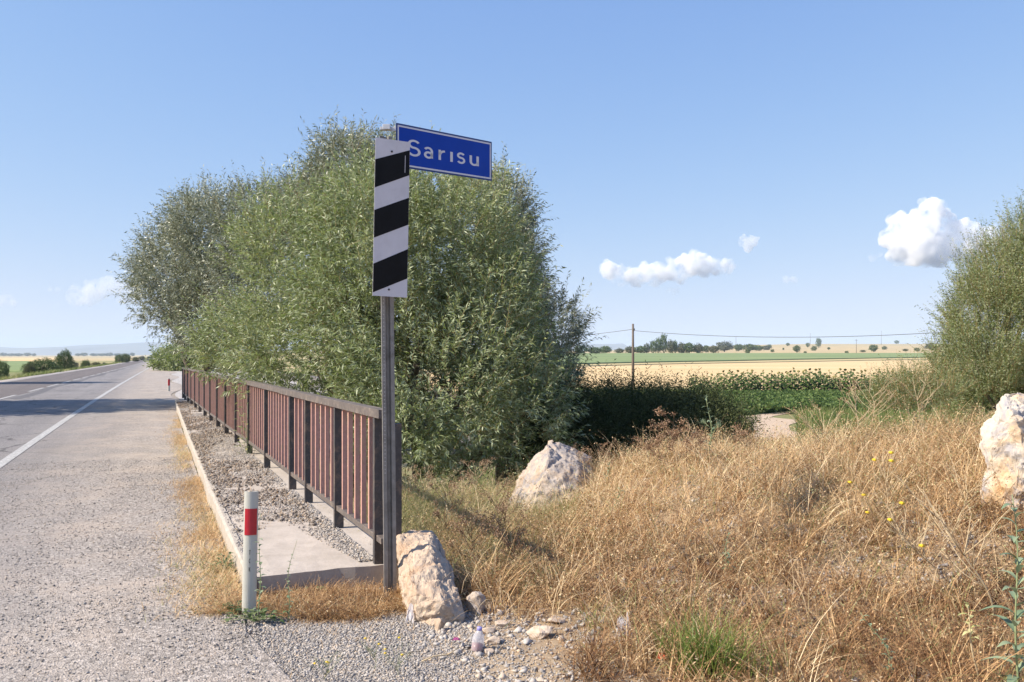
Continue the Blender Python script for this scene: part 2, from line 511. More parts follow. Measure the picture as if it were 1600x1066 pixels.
m_soy = m_crop("low_green_crop", (.055, .10, .028), (.085, .145, .04), (.12, .18, .055), 1.2, 4)
m_path = m_crop("bare_earth", (.44, .33, .24), (.50, .39, .29), (.56, .44, .33), .6, 3)
wl = lambda u: 190 + (u - .08) * 260
field("wheat_field", -.16, .72, lambda u: 74 + 0 * u, lambda u: wl(u) - 4, .12, m_wheat)
field("dry_grass_strip", -.16, .72, wl, lambda u: wl(u) + 14 + 40 * np.clip(u, 0, 1), .25, m_dry, nv=6)
field("green_field", -.16, .72, lambda u: wl(u) + 15 + 40 * np.clip(u, 0, 1), lambda u: 500 + 0 * u, .55, m_green)
field("dirt_path", .272, .335, lambda u: 27 + 0 * u, lambda u: 46 + 20 * (u - .26), .02, m_path, nu=16, nv=40, wob=.028)
field("crop_field", .255, .60, lambda u: 46.5 + 20 * (u - .26) + 2 * np.sin(u * 40), lambda u: 66 + 0 * u, .30, m_soy, nu=40)
# left of the road
field("green_field", -1.05, -.585, lambda u: 135 + 0 * u, lambda u: 420 + 0 * u, .3, m_green)
field("wheat_field", -1.05, -.545, lambda u: 425 + 0 * u, lambda u: 1500 + 0 * u, .4, m_wheat)

# ------------------------------------------------------------------ far hills
def ridge(name, x0, x1, Y, hfun, mat, depth=2500, n=90):
    X = np.linspace(x0, x1, n); rows = []
    for f, hh in ((0, 0.), (.25, .55), (.45, .9), (.55, 1.), (.75, .7), (1, 0)):
        rows.append(np.stack([X * (1 + .1 * f), np.full_like(X, Y + depth * f), hfun(X) * hh - 12 * (hh == 0) + 6 * (fbm(X, X * 0 + f * 999, 1 / 300., 5) - .5) * (0 < hh < 1)], -1))
    V = np.array(rows); ii = np.arange(len(rows) * n).reshape(len(rows), n)
    Qs = np.stack([ii[:-1, :-1], ii[:-1, 1:], ii[1:, 1:], ii[1:, :-1]], -1).reshape(-1, 4)
    return tag(mesh_np(name, V.reshape(-1, 3), Qs, mat, smooth=True), kind="structure")
m_hill = mat_plain("hill_scrub", (.17, .17, .17), .95, 0, .3, .002)
ridge("hills", -6600, 800, 5200, lambda X: 40 + 75 * fbm(X + 900, X * 0, 1 / 900., 3, 5) + 24 * sst(-3300, -2700, X) - 10 * sst(-2400, -1800, X), m_hill, 2000, 160)

# ------------------------------------------------------------------ air
bm = bmesh.new(); bm_box(bm, (0, 1500, 75), 17500, 14500, 210)
m_air = bpy.data.materials.new("air"); m_air.use_nodes = True; nt = m_air.node_tree
for n in list(nt.nodes): nt.nodes.remove(n)
out = nt.nodes.new("ShaderNodeOutputMaterial"); vp = nt.nodes.new("ShaderNodeVolumePrincipled")
vp.inputs["Color"].default_value = (.62, .79, 1, 1); vp.inputs["Density"].default_value = 1.35e-4
nt.links.new(vp.outputs[0], out.inputs["Volume"])
tag(mesh_bm("haze", bm, m_air), kind="stuff")

# ------------------------------------------------------------------ clouds, wholly beyond the air box
m_cloud = bpy.data.materials.new("cloud_vapour"); m_cloud.use_nodes = True; nt = m_cloud.node_tree
for n in list(nt.nodes): nt.nodes.remove(n)
out = nt.nodes.new("ShaderNodeOutputMaterial"); vp = nt.nodes.new("ShaderNodeVolumePrincipled")
vp.inputs["Color"].default_value = (1, 1, 1, 1)
def ragged(nt, vp, dens, lo, hi):
    p = nt.nodes.new("ShaderNodeTexCoord").outputs["Object"]
    n = nt.nodes.new("ShaderNodeTexNoise"); n.inputs["Scale"].default_value = .0042; n.inputs["Detail"].default_value = 6; n.inputs["Roughness"].default_value = .62
    nt.links.new(p, n.inputs["Vector"])
    mr = nt.nodes.new("ShaderNodeMapRange"); mr.inputs[1].default_value = lo; mr.inputs[2].default_value = hi; mr.inputs[3].default_value = 0; mr.inputs[4].default_value = dens
    nt.links.new(n.outputs["Fac"], mr.inputs[0]); nt.links.new(mr.outputs[0], vp.inputs["Density"])
ragged(nt, vp, .014, .42, .60)
nt.links.new(vp.outputs[0], out.inputs["Volume"])
m_wisp = m_cloud.copy(); m_wisp.name = "thin_cloud_vapour"
m_wisp.node_tree.nodes["Map Range"].inputs[4].default_value = .0045
m_wisp.node_tree.nodes["Map Range"].inputs[1].default_value = .40
for m_ in (m_cloud, m_wisp): m_.cycles.volume_step_rate = .5
tex_c = bpy.data.textures.new("cloud_billows", 'CLOUDS'); tex_c.noise_scale = 210; tex_c.noise_depth = 5
tex_f = bpy.data.textures.new("cloud_wisps", 'CLOUDS'); tex_f.noise_scale = 70; tex_f.noise_depth = 4
def cloud(label, lobes, puffs, mat=m_cloud, Yd=12000, vox=1.1, seed=1):
    bm = bmesh.new(); r_ = random.Random(seed)
    for (px, py, r) in lobes:
        R = r / F * Yd; c = W(px, py, Yd + r_.uniform(-.5, .5) * R)
        bmesh.ops.create_icosphere(bm, subdivisions=3, radius=R, matrix=Matrix.Translation(c))
        for k in range(puffs):
            a = r_.uniform(-.35, math.pi + .35); rr = R * r_.uniform(.22, .45)
            v = Vector((math.cos(a), r_.uniform(-.7, .7), math.sin(a))).normalized()
            bmesh.ops.create_icosphere(bm, subdivisions=2, radius=rr, matrix=Matrix.Translation(c + v * R * r_.uniform(.8, 1.0)))
    o = mesh_bm("cloud", bm, mat)
    rm = o.modifiers.new("r", 'REMESH'); rm.mode = 'VOXEL'; rm.voxel_size = Yd * vox / F
    for tx, st in ((tex_c, 9), (tex_f, 5)):
        d = o.modifiers.new("d", 'DISPLACE'); d.texture = tx; d.strength = Yd * st / F; d.texture_coords = 'GLOBAL'; d.mid_level = .5
    return tag(o, label, "cloud")
cloud("largest white heaped cloud, above the willow at the right edge of the sky",
      [(1455, 330, 20), (1440, 350, 26), (1408, 352, 20), (1392, 372, 18), (1470, 350, 22), (1430, 385, 32), (1470, 388, 30), (1502, 362, 17), (1520, 365, 18), (1500, 388, 26), (1405, 400, 18), (1535, 386, 22), (1552, 372, 18), (1440, 400, 18), (1480, 402, 16), (1520, 400, 14)], 7, seed=4)
cloud("long low bank of white cloud left of the small round cloud, above the fields",
      [(955, 424, 17), (972, 432, 17), (992, 434, 16), (1012, 430, 17), (1032, 426, 18), (1052, 422, 19), (1070, 418, 18), (1086, 412, 18), (1104, 418, 16), (1120, 418, 14), (1136, 418, 12), (985, 441, 10), (1025, 438, 11), (1066, 434, 12)], 7, seed=5)
cloud("small round white puff of cloud between the long bank and the largest cloud", [(1163, 378, 10), (1175, 377, 10), (1168, 388, 8)], 6, seed=6, vox=.8)
cloud("faint tiny cloud below and right of the small round puff", [(1228, 437, 6), (1240, 437, 6)], 5, m_wisp, seed=7, vox=.8)
cloud("tiny cloud scrap just under the long low cloud bank", [(1045, 454, 5), (1055, 455, 6)], 4, m_wisp, seed=8, vox=.8)
cloud("pale thin cloud touching the left edge of the willow crowns", [(122, 464, 17), (148, 455, 19), (172, 449, 19), (192, 458, 18), (140, 468, 12), (212, 462, 16)], 6, m_wisp, seed=9)
cloud("pale thin cloud at the left edge of the sky", [(-10, 472, 12), (10, 470, 10), (22, 474, 6)], 5, m_wisp, seed=10)
cloud("small thin wisp of cloud above the left horizon", [(78, 452, 4), (90, 453, 4)], 3, m_wisp, seed=11, vox=.8)
cloud("faint scrap of cloud left of the thin cloud by the willow", [(84, 478, 4), (90, 476, 4)], 3, m_wisp, seed=12, vox=.8)
cloud("thin white scrap beside the foot of the largest cloud", [(1362, 402, 7), (1375, 398, 5)], 4, m_wisp, seed=13, vox=.8)
cy.volume_bounces = 16
# ================================================================== BRIDGE FOOTWAY
m_conc, nt, b = new_mat("old_concrete")
p = position(nt)
f = ntex(nt, 3.0, 8, .7, p); g = ntex(nt, 45, 5, .7, p)
col = ramp(nt, f, [(.3, (.33, .285, .24)), (.55, (.44, .385, .335)), (.75, (.50, .445, .39))])
col = mixc(nt, ramp(nt, g, [(.5, 0.), (.72, .5)]), col, (.30, .26, .22))
nt.links.new(col, b.inputs["Base Color"]); b.inputs["Roughness"].default_value = .9
bump(nt, b, g, .5, .006)
m_kerb = mat_plain("kerb_concrete", (.40, .355, .30), .9, 0, .18, 12, .5, (.36, .31, .26))

def jag_slab(name, s0, s1, t0, t1, z0, z1, mat, ns, ntt, jag=.02, kind="structure", endfun=None):
    """A concrete slab in road coordinates with slightly worn edges."""
    bm = bmesh.new()
    S = np.linspace(s0, s1, ns); T = np.linspace(t0, t1, ntt)
    top = []
    for i, s_ in enumerate(S):
        row = []
        for j, t_ in enumerate(T):
            ds = (jag * (vnoise(t_, 0, 6, 3) - .5) * 2 if i in (0,) else 0)
            if endfun and i == 0: ds += endfun(t_)
            dt = (jag * .6 * (vnoise(s_, 9, 4, 5) - .5) * 2) if j in (0,) else 0
            x, y = ST(s_ + ds, t_ + dt)
            dz = .006 * (vnoise(s_, t_, 5, 1) - .5) * 2 - (.012 if (i == 0 or j == 0) else 0)
            row.append(bm.verts.new((float(x), float(y), z1 + float(dz))))
        top.append(row)
    for i in range(ns - 1):
        for j in range(ntt - 1):
            bm.faces.new((top[i][j], top[i][j + 1], top[i + 1][j + 1], top[i + 1][j]))
    rim = [top[0][j] for j in range(ntt)] + [top[i][-1] for i in range(1, ns)] + [top[-1][j] for j in range(ntt - 2, -1, -1)] + [top[i][0] for i in range(ns - 2, 0, -1)]
    low = [bm.verts.new((v.co.x, v.co.y, z0 + (v.co.z - z1) * .2)) for v in rim]
    n = len(rim)
    for i in range(n):
        bm.faces.new((rim[i], low[i], low[(i + 1) % n], rim[(i + 1) % n]))
    bmesh.ops.recalc_face_normals(bm, faces=bm.faces)
    o = mesh_bm(name, bm, mat)
    return tag(o, kind=kind)
foot = jag_slab("pavement", 5.70, 30.2, .637, 1.62, -.12, .145, m_conc, 90, 10, .03)
kerb = jag_slab("kerb", 5.66, 29.6, .565, .632, -.06, .148, m_kerb, 140, 4, .035)
# bridge abutment and deck side under the footway
bm = bmesh.new()
for s0, s1 in ((9.5, 28.8),):
    q = [ST(s0, 1.62), ST(s0, 1.30), ST(s1, 1.30), ST(s1, 1.62)]
    bm_prism(bm, [(float(a[0]), float(a[1])) for a in q], -1.9, -.121)
tag(mesh_bm("bridge_wall", bm, m_conc), "grey concrete side wall of the bridge below the brown railing", "wall")

# ================================================================== RAILING
m_frame = mat_plain("railing_dark_paint", (.060, .055, .055), .55, 0, .25, 30, .25, (.20, .14, .10))
m_rail = mat_plain("railing_top_paint", (.115, .095, .085), .55, 0, .25, 30, .25, (.26, .21, .17))
m_bar = mat_plain("railing_brown_paint", (.46, .255, .21), .6, 0, .16, 30, .2, (.42, .27, .19))
FA = Vector((-.943, 5.85, .145)); FB = Vector((-11.55, 29.0, .145))
fd = (FB - FA); fl = fd.length; fd.normalize()
fn = Vector((fd.y, -fd.x, 0))          # to the right of the railing
Mf = Matrix((fn, fd, Vector((0, 0, 1)))).transposed()     # local x = across, y = along
def fy(Y): return (Y - FA.y) / fd.y
railing = thing("railing", "long brown metal railing with dark posts along the bridge footway", "railing", tuple(FA), 0)
def fence_part(name, boxes, mat, parent=railing, bevel=.003):
    bm = bmesh.new()
    for (x, y, z, sx, sy, sz) in boxes:
        bm_box(bm, Mf @ Vector((x, y, z)), sx, sy, sz, Mf)
    return mesh_bm(name, bm, mat, parent, bevel=bevel)
post_Y = [5.85, 7.0, 8.2, 9.03, 10.75, 12.36, 13.9, 15.45, 17.0, 18.55, 20.1, 21.65, 23.2, 24.75, 26.3, 27.8, 29.0]
for i, Y_ in enumerate(post_Y):
    y = fy(Y_)
    fence_part("post", [(0, y, .505, .078, .045, 1.03)], m_frame)
# a second stout end post and the short return
fence_part("end_post", [(.115, -.05, .49, .055, .07, .98)], m_frame)
r0, r1 = fy(5.72), fy(29.05)
nseg = 6
for k in range(nseg):
    a = r0 + (r1 - r0) * k / nseg; c_ = r0 + (r1 - r0) * (k + 1) / nseg
    fence_part("top_rail", [(0, (a + c_) / 2, 1.055 + .006 * math.sin(k * 2.1), .085, c_ - a - .002, .062)], m_rail)
    fence_part("bottom_rail", [(0, (a + c_) / 2, .175 + .004 * math.sin(k * 1.7), .050, c_ - a - .002, .042)], m_rail)
bars = []
for a, c_ in zip(post_Y[:-1], post_Y[1:]):
    ya, yb = fy(a), fy(c_)
    n = max(2, int(round((yb - ya) / .205)))
    for k in range(1, n):
        y = ya + (yb - ya) * k / n
        bars.append(y)
for i, y in enumerate(bars):
    fence_part("baluster", [(random.uniform(-.003, .003), y, .61, .036, .034, .829)], m_bar, bevel=0)

# ================================================================== SIGN POST, STRIPED BOARD, NAME BOARD
m_galv = mat_plain("galvanised_steel", (.25, .235, .215), .55, .25, .2, 14, .15, (.16, .14, .12))
m_galv2 = mat_plain("dark_bolt", (.05, .045, .04), .5, .5)
m_alu = mat_plain("sign_edge", (.55, .55, .56), .45, .4)
m_white = mat_plain("white_reflective", (.60, .585, .62), .5, 0, .05, 9, 0, (.52, .50, .53))
m_black = mat_plain("black_film", (.007, .007, .008), .5, 0, .3, 9)
m_black.node_tree.nodes["Principled BSDF"].inputs["Specular IOR Level"].default_value = .15
m_blue = mat_plain("blue_reflective", (.004, .045, .36), .38, 0, .06, 6)
m_blue.node_tree.nodes["Principled BSDF"].inputs["Specular IOR Level"].default_value = .15
m_bluerim = mat_plain("dark_blue_edge", (.01, .035, .16), .45)
m_letter = mat_plain("sign_letter_white", (.60, .61, .66), .5, 0, .04, 9)
P0 = Vector((-.800, 5.45, -.12)); P1 = Vector((-.832, 5.45, 3.055))
post = thing("sign_post", "tall grey perforated steel post beside the end of the railing", "post", tuple(P0))
ax = (P1 - P0); plen = ax.length; ax.normalize()
px_ = Vector((1, .28, 0)).normalized(); px_ = (px_ - ax * px_.dot(ax)).normalized(); py_ = ax.cross(px_)
Mp = Matrix((px_, py_, ax)).transposed()
# hat-shaped channel section (x across, y away from the viewer)
t_ = .004
outer = [(-.041, 0), (-.017, 0), (-.010, .024), (.010, .024), (.017, .006), (.041, .006)]
inner = [(x, y + t_) for x, y in outer]
prof = outer + inner[::-1]
sec = [(-.041, -.0), (-.041, .030), (-.037, .030), (-.037, .004), (-.018, .004), (-.010, .030), (.012, .030), (.020, .004), (.037, .004), (.037, .030), (.041, .030), (.041, 0), (.017, 0), (.009, .026), (-.007, .026), (-.015, 0)]
bm = bmesh.new()
bm_prism(bm, sec, 0, plen, Mp.to_4x4())
bmesh.ops.recalc_face_normals(bm, faces=bm.faces)
mesh_bm("channel", bm, m_galv, post)
bm = bmesh.new()
z = .95
while z < plen - .04:
    M = Mp.to_4x4() @ Matrix.Translation((-.027, -.0008, z)) @ Matrix.Rotation(math.pi / 2, 4, 'X')
    bmesh.ops.create_cone(bm, cap_ends=True, segments=10, radius1=.0042, radius2=.0042, depth=.0016, matrix=M)
    z += .0255
tag(mesh_bm("perforation", bm, mat_plain("hole_rim_pale", (.42, .40, .37), .6), post), kind="stuff")

def board(name, label, cat, TL, TR, BL, BR, th=.004):
    """Sign frame: an empty at the top left corner; returns local->world mapper uv (u right 0..1, v down 0..1, w toward the viewer)."""
    root = thing(name, label, cat, tuple(BL))
    nrm = (TR - TL).cross(TL - BL).normalized()      # pointing to the viewer side
    if nrm.y > 0: nrm = -nrm
    def f(u, v, w=0.0):
        a = TL.lerp(TR, u); b_ = BL.lerp(BR, u)
        return a.lerp(b_, v) + nrm * w - BL
    return root, f, nrm
def slab_uv(bm, f, poly, w0, w1, mi=0):
    lo = [bm.verts.new(f(u, v, w0)) for u, v in poly]; hi = [bm.verts.new(f(u, v, w1)) for u, v in poly]
    n = len(poly)
    for i in range(n): bm.faces.new((lo[i], lo[(i + 1) % n], hi[(i + 1) % n], hi[i])).material_index = mi
    bm.faces.new(lo[::-1]).material_index = mi; bm.faces.new(hi).material_index = mi

# striped hazard board: corners as seen, right edge a little farther away
sTL, sTR, sBL, sBR = W(586.5, 215, 5.22), W(640.5, 222.5, 5.31), W(582, 462, 5.24), W(639, 465, 5.33)
sBR = sBL + (sTR - sTL)
root, f, nrm = board("hazard_marker", "narrow upright board with black and white diagonal stripes, bolted to the sign post", "road sign", sTL, sTR, sBL, sBR)
bm = bmesh.new(); slab_uv(bm, f, [(0, 0), (1, 0), (1, 1), (0, 1)], 0, .003)
mesh_bm("plate", bm, m_white, root)
L_ = lambda y: (y - 215) / 247.0
R_ = lambda y: (y - 222.5) / 242.5
for (lt, rt, lb, rb) in ((249, 235, 293, 274), (328, 309, 371.5, 351), (412, 389, 457, 435)):
    bm = bmesh.new()
    slab_uv(bm, f, [(0.004, L_(lt)), (.996, R_(rt)), (.996, R_(rb)), (.004, L_(lb))], .0032, .0042)
    mesh_bm("stripe", bm, m_black, root)
for (u, v) in ((.47, .075), (.46, .955)):
    bm = bmesh.new()
    bmesh.ops.create_cone(bm, cap_ends=True, segments=10, radius1=.007, radius2=.005, depth=.006, matrix=Matrix.Translation(f(u, v, .006)) @ Matrix.Rotation(math.pi / 2, 4, 'X'))
    mesh_bm("bolt", bm, m_galv2, root)
bm = bmesh.new(); slab_uv(bm, f, [(.86, .09), (.875, .09), (.873, .20), (.858, .20)], .0044, .0048)
mesh_bm("scratch", bm, m_white, root)
for v in (.10, .93):
    bm = bmesh.new(); bm_box(bm, f(.42, v, -.055), .05, .10, .03)
    mesh_bm("clamp", bm, m_galv, root)

bTL, bTR, bBL, bBR = W(618.5, 192, 5.55), W(768, 222, 6.24), W(618.5, 260.6, 5.55), W(768, 283.5, 6.24)
bBR = bBL + (bTR - bTL)
root, f, nrm = board("river_name_sign", "blue name board with white border and the word Sarısu, mounted behind the striped board", "name sign", bTL, bTR, bBL, bBR)
bm = bmesh.new(); slab_uv(bm, f, [(0, 0), (1, 0), (1, 1), (0, 1)], 0, .003)
mesh_bm("backing_plate", bm, m_bluerim, root)
def ringpoly(bm, f, i0, i1, w0, w1, asp):
    # border frame between insets i0 and i1 (fractions of height)
    O = [(i0 / asp, i0), (1 - i0 / asp, i0), (1 - i0 / asp, 1 - i0), (i0 / asp, 1 - i0)]
    I = [(i1 / asp, i1), (1 - i1 / asp, i1), (1 - i1 / asp, 1 - i1), (i1 / asp, 1 - i1)]
    for k in range(4):
        a, b_, c_, d_ = O[k], O[(k + 1) % 4], I[(k + 1) % 4], I[k]
        slab_uv(bm, f, [a, b_, c_, d_], w0, w1)
asp = .933 / .295
bm = bmesh.new(); slab_uv(bm, f, [(.035 / asp, .035), (1 - .035 / asp, .035), (1 - .035 / asp, .965), (.035 / asp, .965)], .0031, .0036)
mesh_bm("blue_face", bm, m_blue, root)
bm = bmesh.new(); ringpoly(bm, f, .040, .078, .0037, .0042, asp)
mesh_bm("white_border", bm, m_letter, root)

# ---- stroke lettering: each letter a ribbon of constant width
def arc(cx, cy, rx, ry, a0, a1, n=14):
    return [(cx + rx * math.cos(math.radians(a0 + (a1 - a0) * k / n)), cy + ry * math.sin(math.radians(a0 + (a1 - a0) * k / n))) for k in range(n + 1)]
def ribbon(bm, f, pts, w, o0, o1, sx, sy, ox, oy):
    """pts in letter units (x right, y up); mapped to the board's u,v."""
    pts = [Vector((x, y)) for x, y in pts]
    L, Rr = [], []
    for i, p_ in enumerate(pts):
        d = (pts[min(i + 1, len(pts) - 1)] - pts[max(0, i - 1)]).normalized(); n_ = Vector((-d.y, d.x)) * w / 2
        L.append(p_ + n_); Rr.append(p_ - n_)
    for i in range(len(pts) - 1):
        slab_uv(bm, f, [(ox + q.x * sx, oy - q.y * sy) for q in (L[i], L[i + 1], Rr[i + 1], Rr[i])], o0, o1)
def strokes(ch):
    if ch == 'S':
        return [arc(.30, .735, .235, .215, 28, 270, 18)[:-1] + arc(.30, .285, .25, .235, 90, -152, 18)]
    if ch == 's':
        return [arc(.24, .545, .18, .145, 25, 270, 14)[:-1] + arc(.24, .235, .19, .165, 90, -155, 14)]
    if ch == 'a':
        return [arc(.235, .47, .185, .20, 150, 0, 12) + [(.42, .04)], arc(.245, .225, .175, .165, 0, 360, 20)]
    if ch == 'r':
        return [[(.10, .04), (.10, .68)], arc(.36, .36, .25, .26, 178, 88, 10)]
    if ch == 'ı':
        return [[(.06, .04), (.06, .68)]]
    if ch == 'u':
        return [[(.08, .68), (.08, .28)] + arc(.26, .28, .18, .20, 180, 360, 14), [(.44, .68), (.44, .04)]]
    if ch == 'T':
        return [[(.0, .95), (.5, .95)], [(.25, .95), (.25, .0)]]
    if ch == 'C':
        return [arc(.28, .5, .24, .45, 50, 310, 18)]
    if ch == 'K':
        return [[(.06, 0), (.06, 1)], [(.48, .98), (.08, .45)], [(.18, .56), (.50, .0)]]
def u_at(px):
    k = (px - 800) / F; dx = bTR.x - bTL.x; dy = bTR.y - bTL.y
    return (k * bTL.y - bTL.x) / (dx - k * dy)
for ch, p0, p1, wd in (('S', 636.5, 656.5, .56), ('a', 661.5, 677, .47), ('r', 683.5, 697.5, .42), ('ı', 703, 708.5, .12), ('s', 713.5, 727, .47), ('u', 732.5, 749.5, .52)):
    u0, u1 = u_at(p0), u_at(p1)
    bm = bmesh.new()
    sx = (u1 - u0) / (wd + .05) if ch != 'ı' else .215; sy = .375
    for st in strokes(ch):
        ribbon(bm, f, st, .125, .0040, .0046, sx, sy, u0 + .0 * sx, .685 + .012)
    mesh_bm("letter", bm, m_letter, root)
bm = bmesh.new()
c0 = f(0, .12, -.012)
bm_box(bm, c0 + Vector((-.05, -.02, 0)), .05, .05, .035); bm_box(bm, c0 + Vector((-.01, .0, -.005)), .05, .012, .028)
bm_box(bm, c0 + Vector((-.078, -.03, -.01)), .03, .025, .02)
mesh_bm("bracket", bm, m_alu, root, bevel=.003)
bm = bmesh.new()
for v in (.12, .80):
    a = f(-.0, v, -.012); b2 = f(.72, v, -.012)
    bm_tube(bm, [a, b2], .010, 6)
mesh_bm("support_bar", bm, m_galv, root)

# ================================================================== DELINEATOR POSTS
m_plast = mat_plain("white_plastic", (.46, .455, .405), .5, 0, .06, 8, 0, (.50, .49, .44))
m_red = mat_plain("red_reflector", (.40, .014, .026), .3, 0, .1, 30)
m_ink = mat_plain("faded_ink", (.05, .055, .05), .7)
def delineator(label, X, Y, H, w, rz, lean, letters, z0=.655, z1=.865):
    root = thing("delineator_post", label, "marker post", (X, Y, float(hgt(X, Y)) - .0), rz)
    root.rotation_euler = (0, lean, rz)
    # curved front shell (D section), hollow at the back
    n = 12; R = w * .62
    outer = [(w / 2 * math.sin(a) / math.sin(1.15), -R * (math.cos(a) - math.cos(1.15)) * .75) for a in np.linspace(-1.15, 1.15, n)]
    inner = [(x * .86, y * .80 + .006) for x, y in outer]
    bm = bmesh.new(); bm_prism(bm, outer + inner[::-1], -.25, H)
    bmesh.ops.recalc_face_normals(bm, faces=bm.faces)
    mesh_bm("shell", bm, m_plast, root)
    bm = bmesh.new(); bm_prism(bm, [(x * .96, y * .96 + .002) for x, y in outer] , H - .012, H - .004)
    mesh_bm("cap", bm, m_plast, root)
    def band(name, a0, a1, z0, z1, mat, pr=.0022):
        bm = bmesh.new(); A = np.linspace(a0, a1, 8)
        g = lambda a, e: ((w / 2 * math.sin(a) / math.sin(1.15)) * (1 + e / w * 2), -R * (math.cos(a) - math.cos(1.15)) * .75 - e)
        bm_prism(bm, [g(a, pr) for a in A] + [g(a, .0003) for a in A[::-1]], z0, z1)
        bmesh.ops.recalc_face_normals(bm, faces=bm.faces)
        return mesh_bm(name, bm, mat, root)
    band("reflector", -.80, .86, H * z0, H * z1, m_red)
    if letters:
        yf = -R * (1 - math.cos(1.15)) * .75 - .0012
        for k, ch in enumerate("TCK"):
            bm = bmesh.new()
            fm = lambda u, v, w_: Vector((u, yf + .0010 - w_, -v))
            for st in strokes(ch):
                ribbon(bm, fm, st, .14, 0, .0014, .018, .027, -.004, -(H * .50 - k * .052 - .0))
            mesh_bm("letter", bm, m_ink, root)
    return root
delineator("white delineator post with red reflector standing at the near corner of the footway", -1.632, 5.12, .775, .086, .18, math.radians(1.2), True)
delineator("small distant delineator post with red reflector past the far end of the footway", -15.75, 37.9, .60, .11, .3, 0, False, .45, .93)

# ================================================================== ROCKS
def rock_mat(name, pale, warm, grey, sc1=3.0, lich=.5):
    m, nt, b = new_mat(name)
    p = coords(nt)
    f = ntex(nt, sc1, 8, .65, p, .4); g = ntex(nt, sc1 * 7, 8, .75, p); h_ = ntex(nt, sc1 * 1.7, 6, .7, p, 1.2)
    col = ramp(nt, f, [(.36, warm), (.52, pale), (.68, pale)])
    col = mixc(nt, ramp(nt, h_, [(lich, 0.), (lich + .16, .85)]), col, grey)
    col = mixc(nt, ramp(nt, g, [(.60, 0.), (.80, .75)]), col, [x * .38 for x in grey])
    nt.links.new(col, b.inputs["Base Color"]); b.inputs["Roughness"].default_value = .92
    b.inputs["Specular IOR Level"].default_value = .2
    bump(nt, b, g, .55, .02)
    return m
m_rock1 = rock_mat("tan_limestone", (.50, .395, .30), (.43, .30, .205), (.37, .31, .26), 4.5, .50)
m_rock2 = rock_mat("grey_limestone", (.49, .41, .335), (.44, .32, .215), (.27, .255, .26), 3.5, .43)
m_rock3 = rock_mat("white_limestone", (.58, .50, .40), (.54, .37, .21), (.34, .33, .35), 2.6, .47)
m_stone = rock_mat("small_stone", (.56, .46, .37), (.50, .36, .25), (.36, .34, .33), 14, .6)
def rock(name, label, cat, hull, mat, loc, rough=.05, sub=4, seed=1, fr=3.0, group=None, ridged=.5):
    """A boulder: convex hull of hand-set corners, subdivided, cracked and roughened."""
    bm = bmesh.new()
    vs = [bm.verts.new(v) for v in hull]
    r_ = bmesh.ops.convex_hull(bm, input=vs)
    bmesh.ops.delete(bm, geom=[e for e in r_.get('geom_interior', []) if isinstance(e, bmesh.types.BMVert)], context='VERTS')
    bmesh.ops.bevel(bm, geom=list(bm.edges), offset=rough * .35, segments=1, affect='EDGES', profile=.5, clamp_overlap=True)
    bmesh.ops.triangulate(bm, faces=bm.faces)
    for _ in range(sub):
        L = [e for e in bm.edges if e.calc_length() > rough * .35]
        if not L: break
        bmesh.ops.subdivide_edges(bm, edges=L, cuts=1, use_grid_fill=True)
        bmesh.ops.triangulate(bm, faces=[f_ for f_ in bm.faces if len(f_.verts) > 3])
    bm.normal_update()
    so = Vector((seed * 3.1, seed * 1.7, seed * 5.3))
    off_ = {}
    for v in bm.verts:
        q = v.co * fr + so
        vd = mnoise.voronoi(q * .55)[0]
        d = mnoise.fractal(q * .6, 1.0, 2.1, 5) * .55 + (vd[1] - vd[0]) * .8 - .4
        d -= ridged * max(0., 1 - (vd[1] - vd[0]) * 9) * .7
        d += .30 * mnoise.fractal(q * 3.5, .8, 2.2, 5)
        d -= .5 * max(0., mnoise.noise(q * 2.3) - .35)
        off_[v] = v.normal * d * rough
    for v, o_ in off_.items(): v.co += o_
    o = mesh_bm(name, bm, mat, None, smooth=True, loc=loc)
    try:
        o.data.set_sharp_from_angle(angle=math.radians(28))
    except Exception: pass
    return tag(o, label, cat, group)

def pxhull(pts, base):
    return [W(px, py, Y) - base for (px, py, Y) in pts]
# leaning slab rock just right of the sign post (photo corners with their own depths)
B1 = Vector((-.45, 5.15, 0))
rock("boulder", "long tan slab-shaped rock leaning beside the foot of the sign post", "rock",
     pxhull([(621, 836, 5.75), (640, 824, 5.98), (678, 828, 5.98), (696, 866, 5.75),
             (619, 900, 5.40), (634, 960, 5.10), (655, 980, 4.98),
             (675, 984, 4.93), (726, 975, 5.0), (719, 930, 5.15), (704, 888, 5.5),
             (640, 850, 5.55), (672, 850, 5.5), (688, 905, 5.18), (648, 925, 5.03), (692, 940, 4.95),
             (640, 990, 5.5), (720, 985, 5.5), (640, 950, 5.9), (700, 940, 5.9)], B1), m_rock1, B1, .034, 5, 3, 8.0, ridged=.25)
B2 = Vector((.35, 8.6, 0))
rock("boulder", "pale pointed boulder at the left end of the dry grass mound", "rock",
     pxhull([(855, 687, 9.0), (878, 692, 9.1), (905, 702, 9.3), (925, 712, 9.3), (930, 745, 8.9), (905, 735, 8.5), (820, 725, 8.9), (806, 752, 8.8), (792, 780, 8.6),
             (786, 830, 8.4), (826, 812, 8.15), (846, 722, 8.5), (858, 716, 8.45), (838, 765, 8.2), (868, 795, 8.1), (905, 790, 8.15), (925, 800, 8.3), (800, 850, 8.3), (900, 850, 8.3),
             (820, 850, 9.6), (920, 850, 9.6), (935, 780, 9.5)], B2), m_rock2, B2, .055, 5, 8, 3.6, ridged=.45)
B3 = Vector((4.1, 6.3, .5))
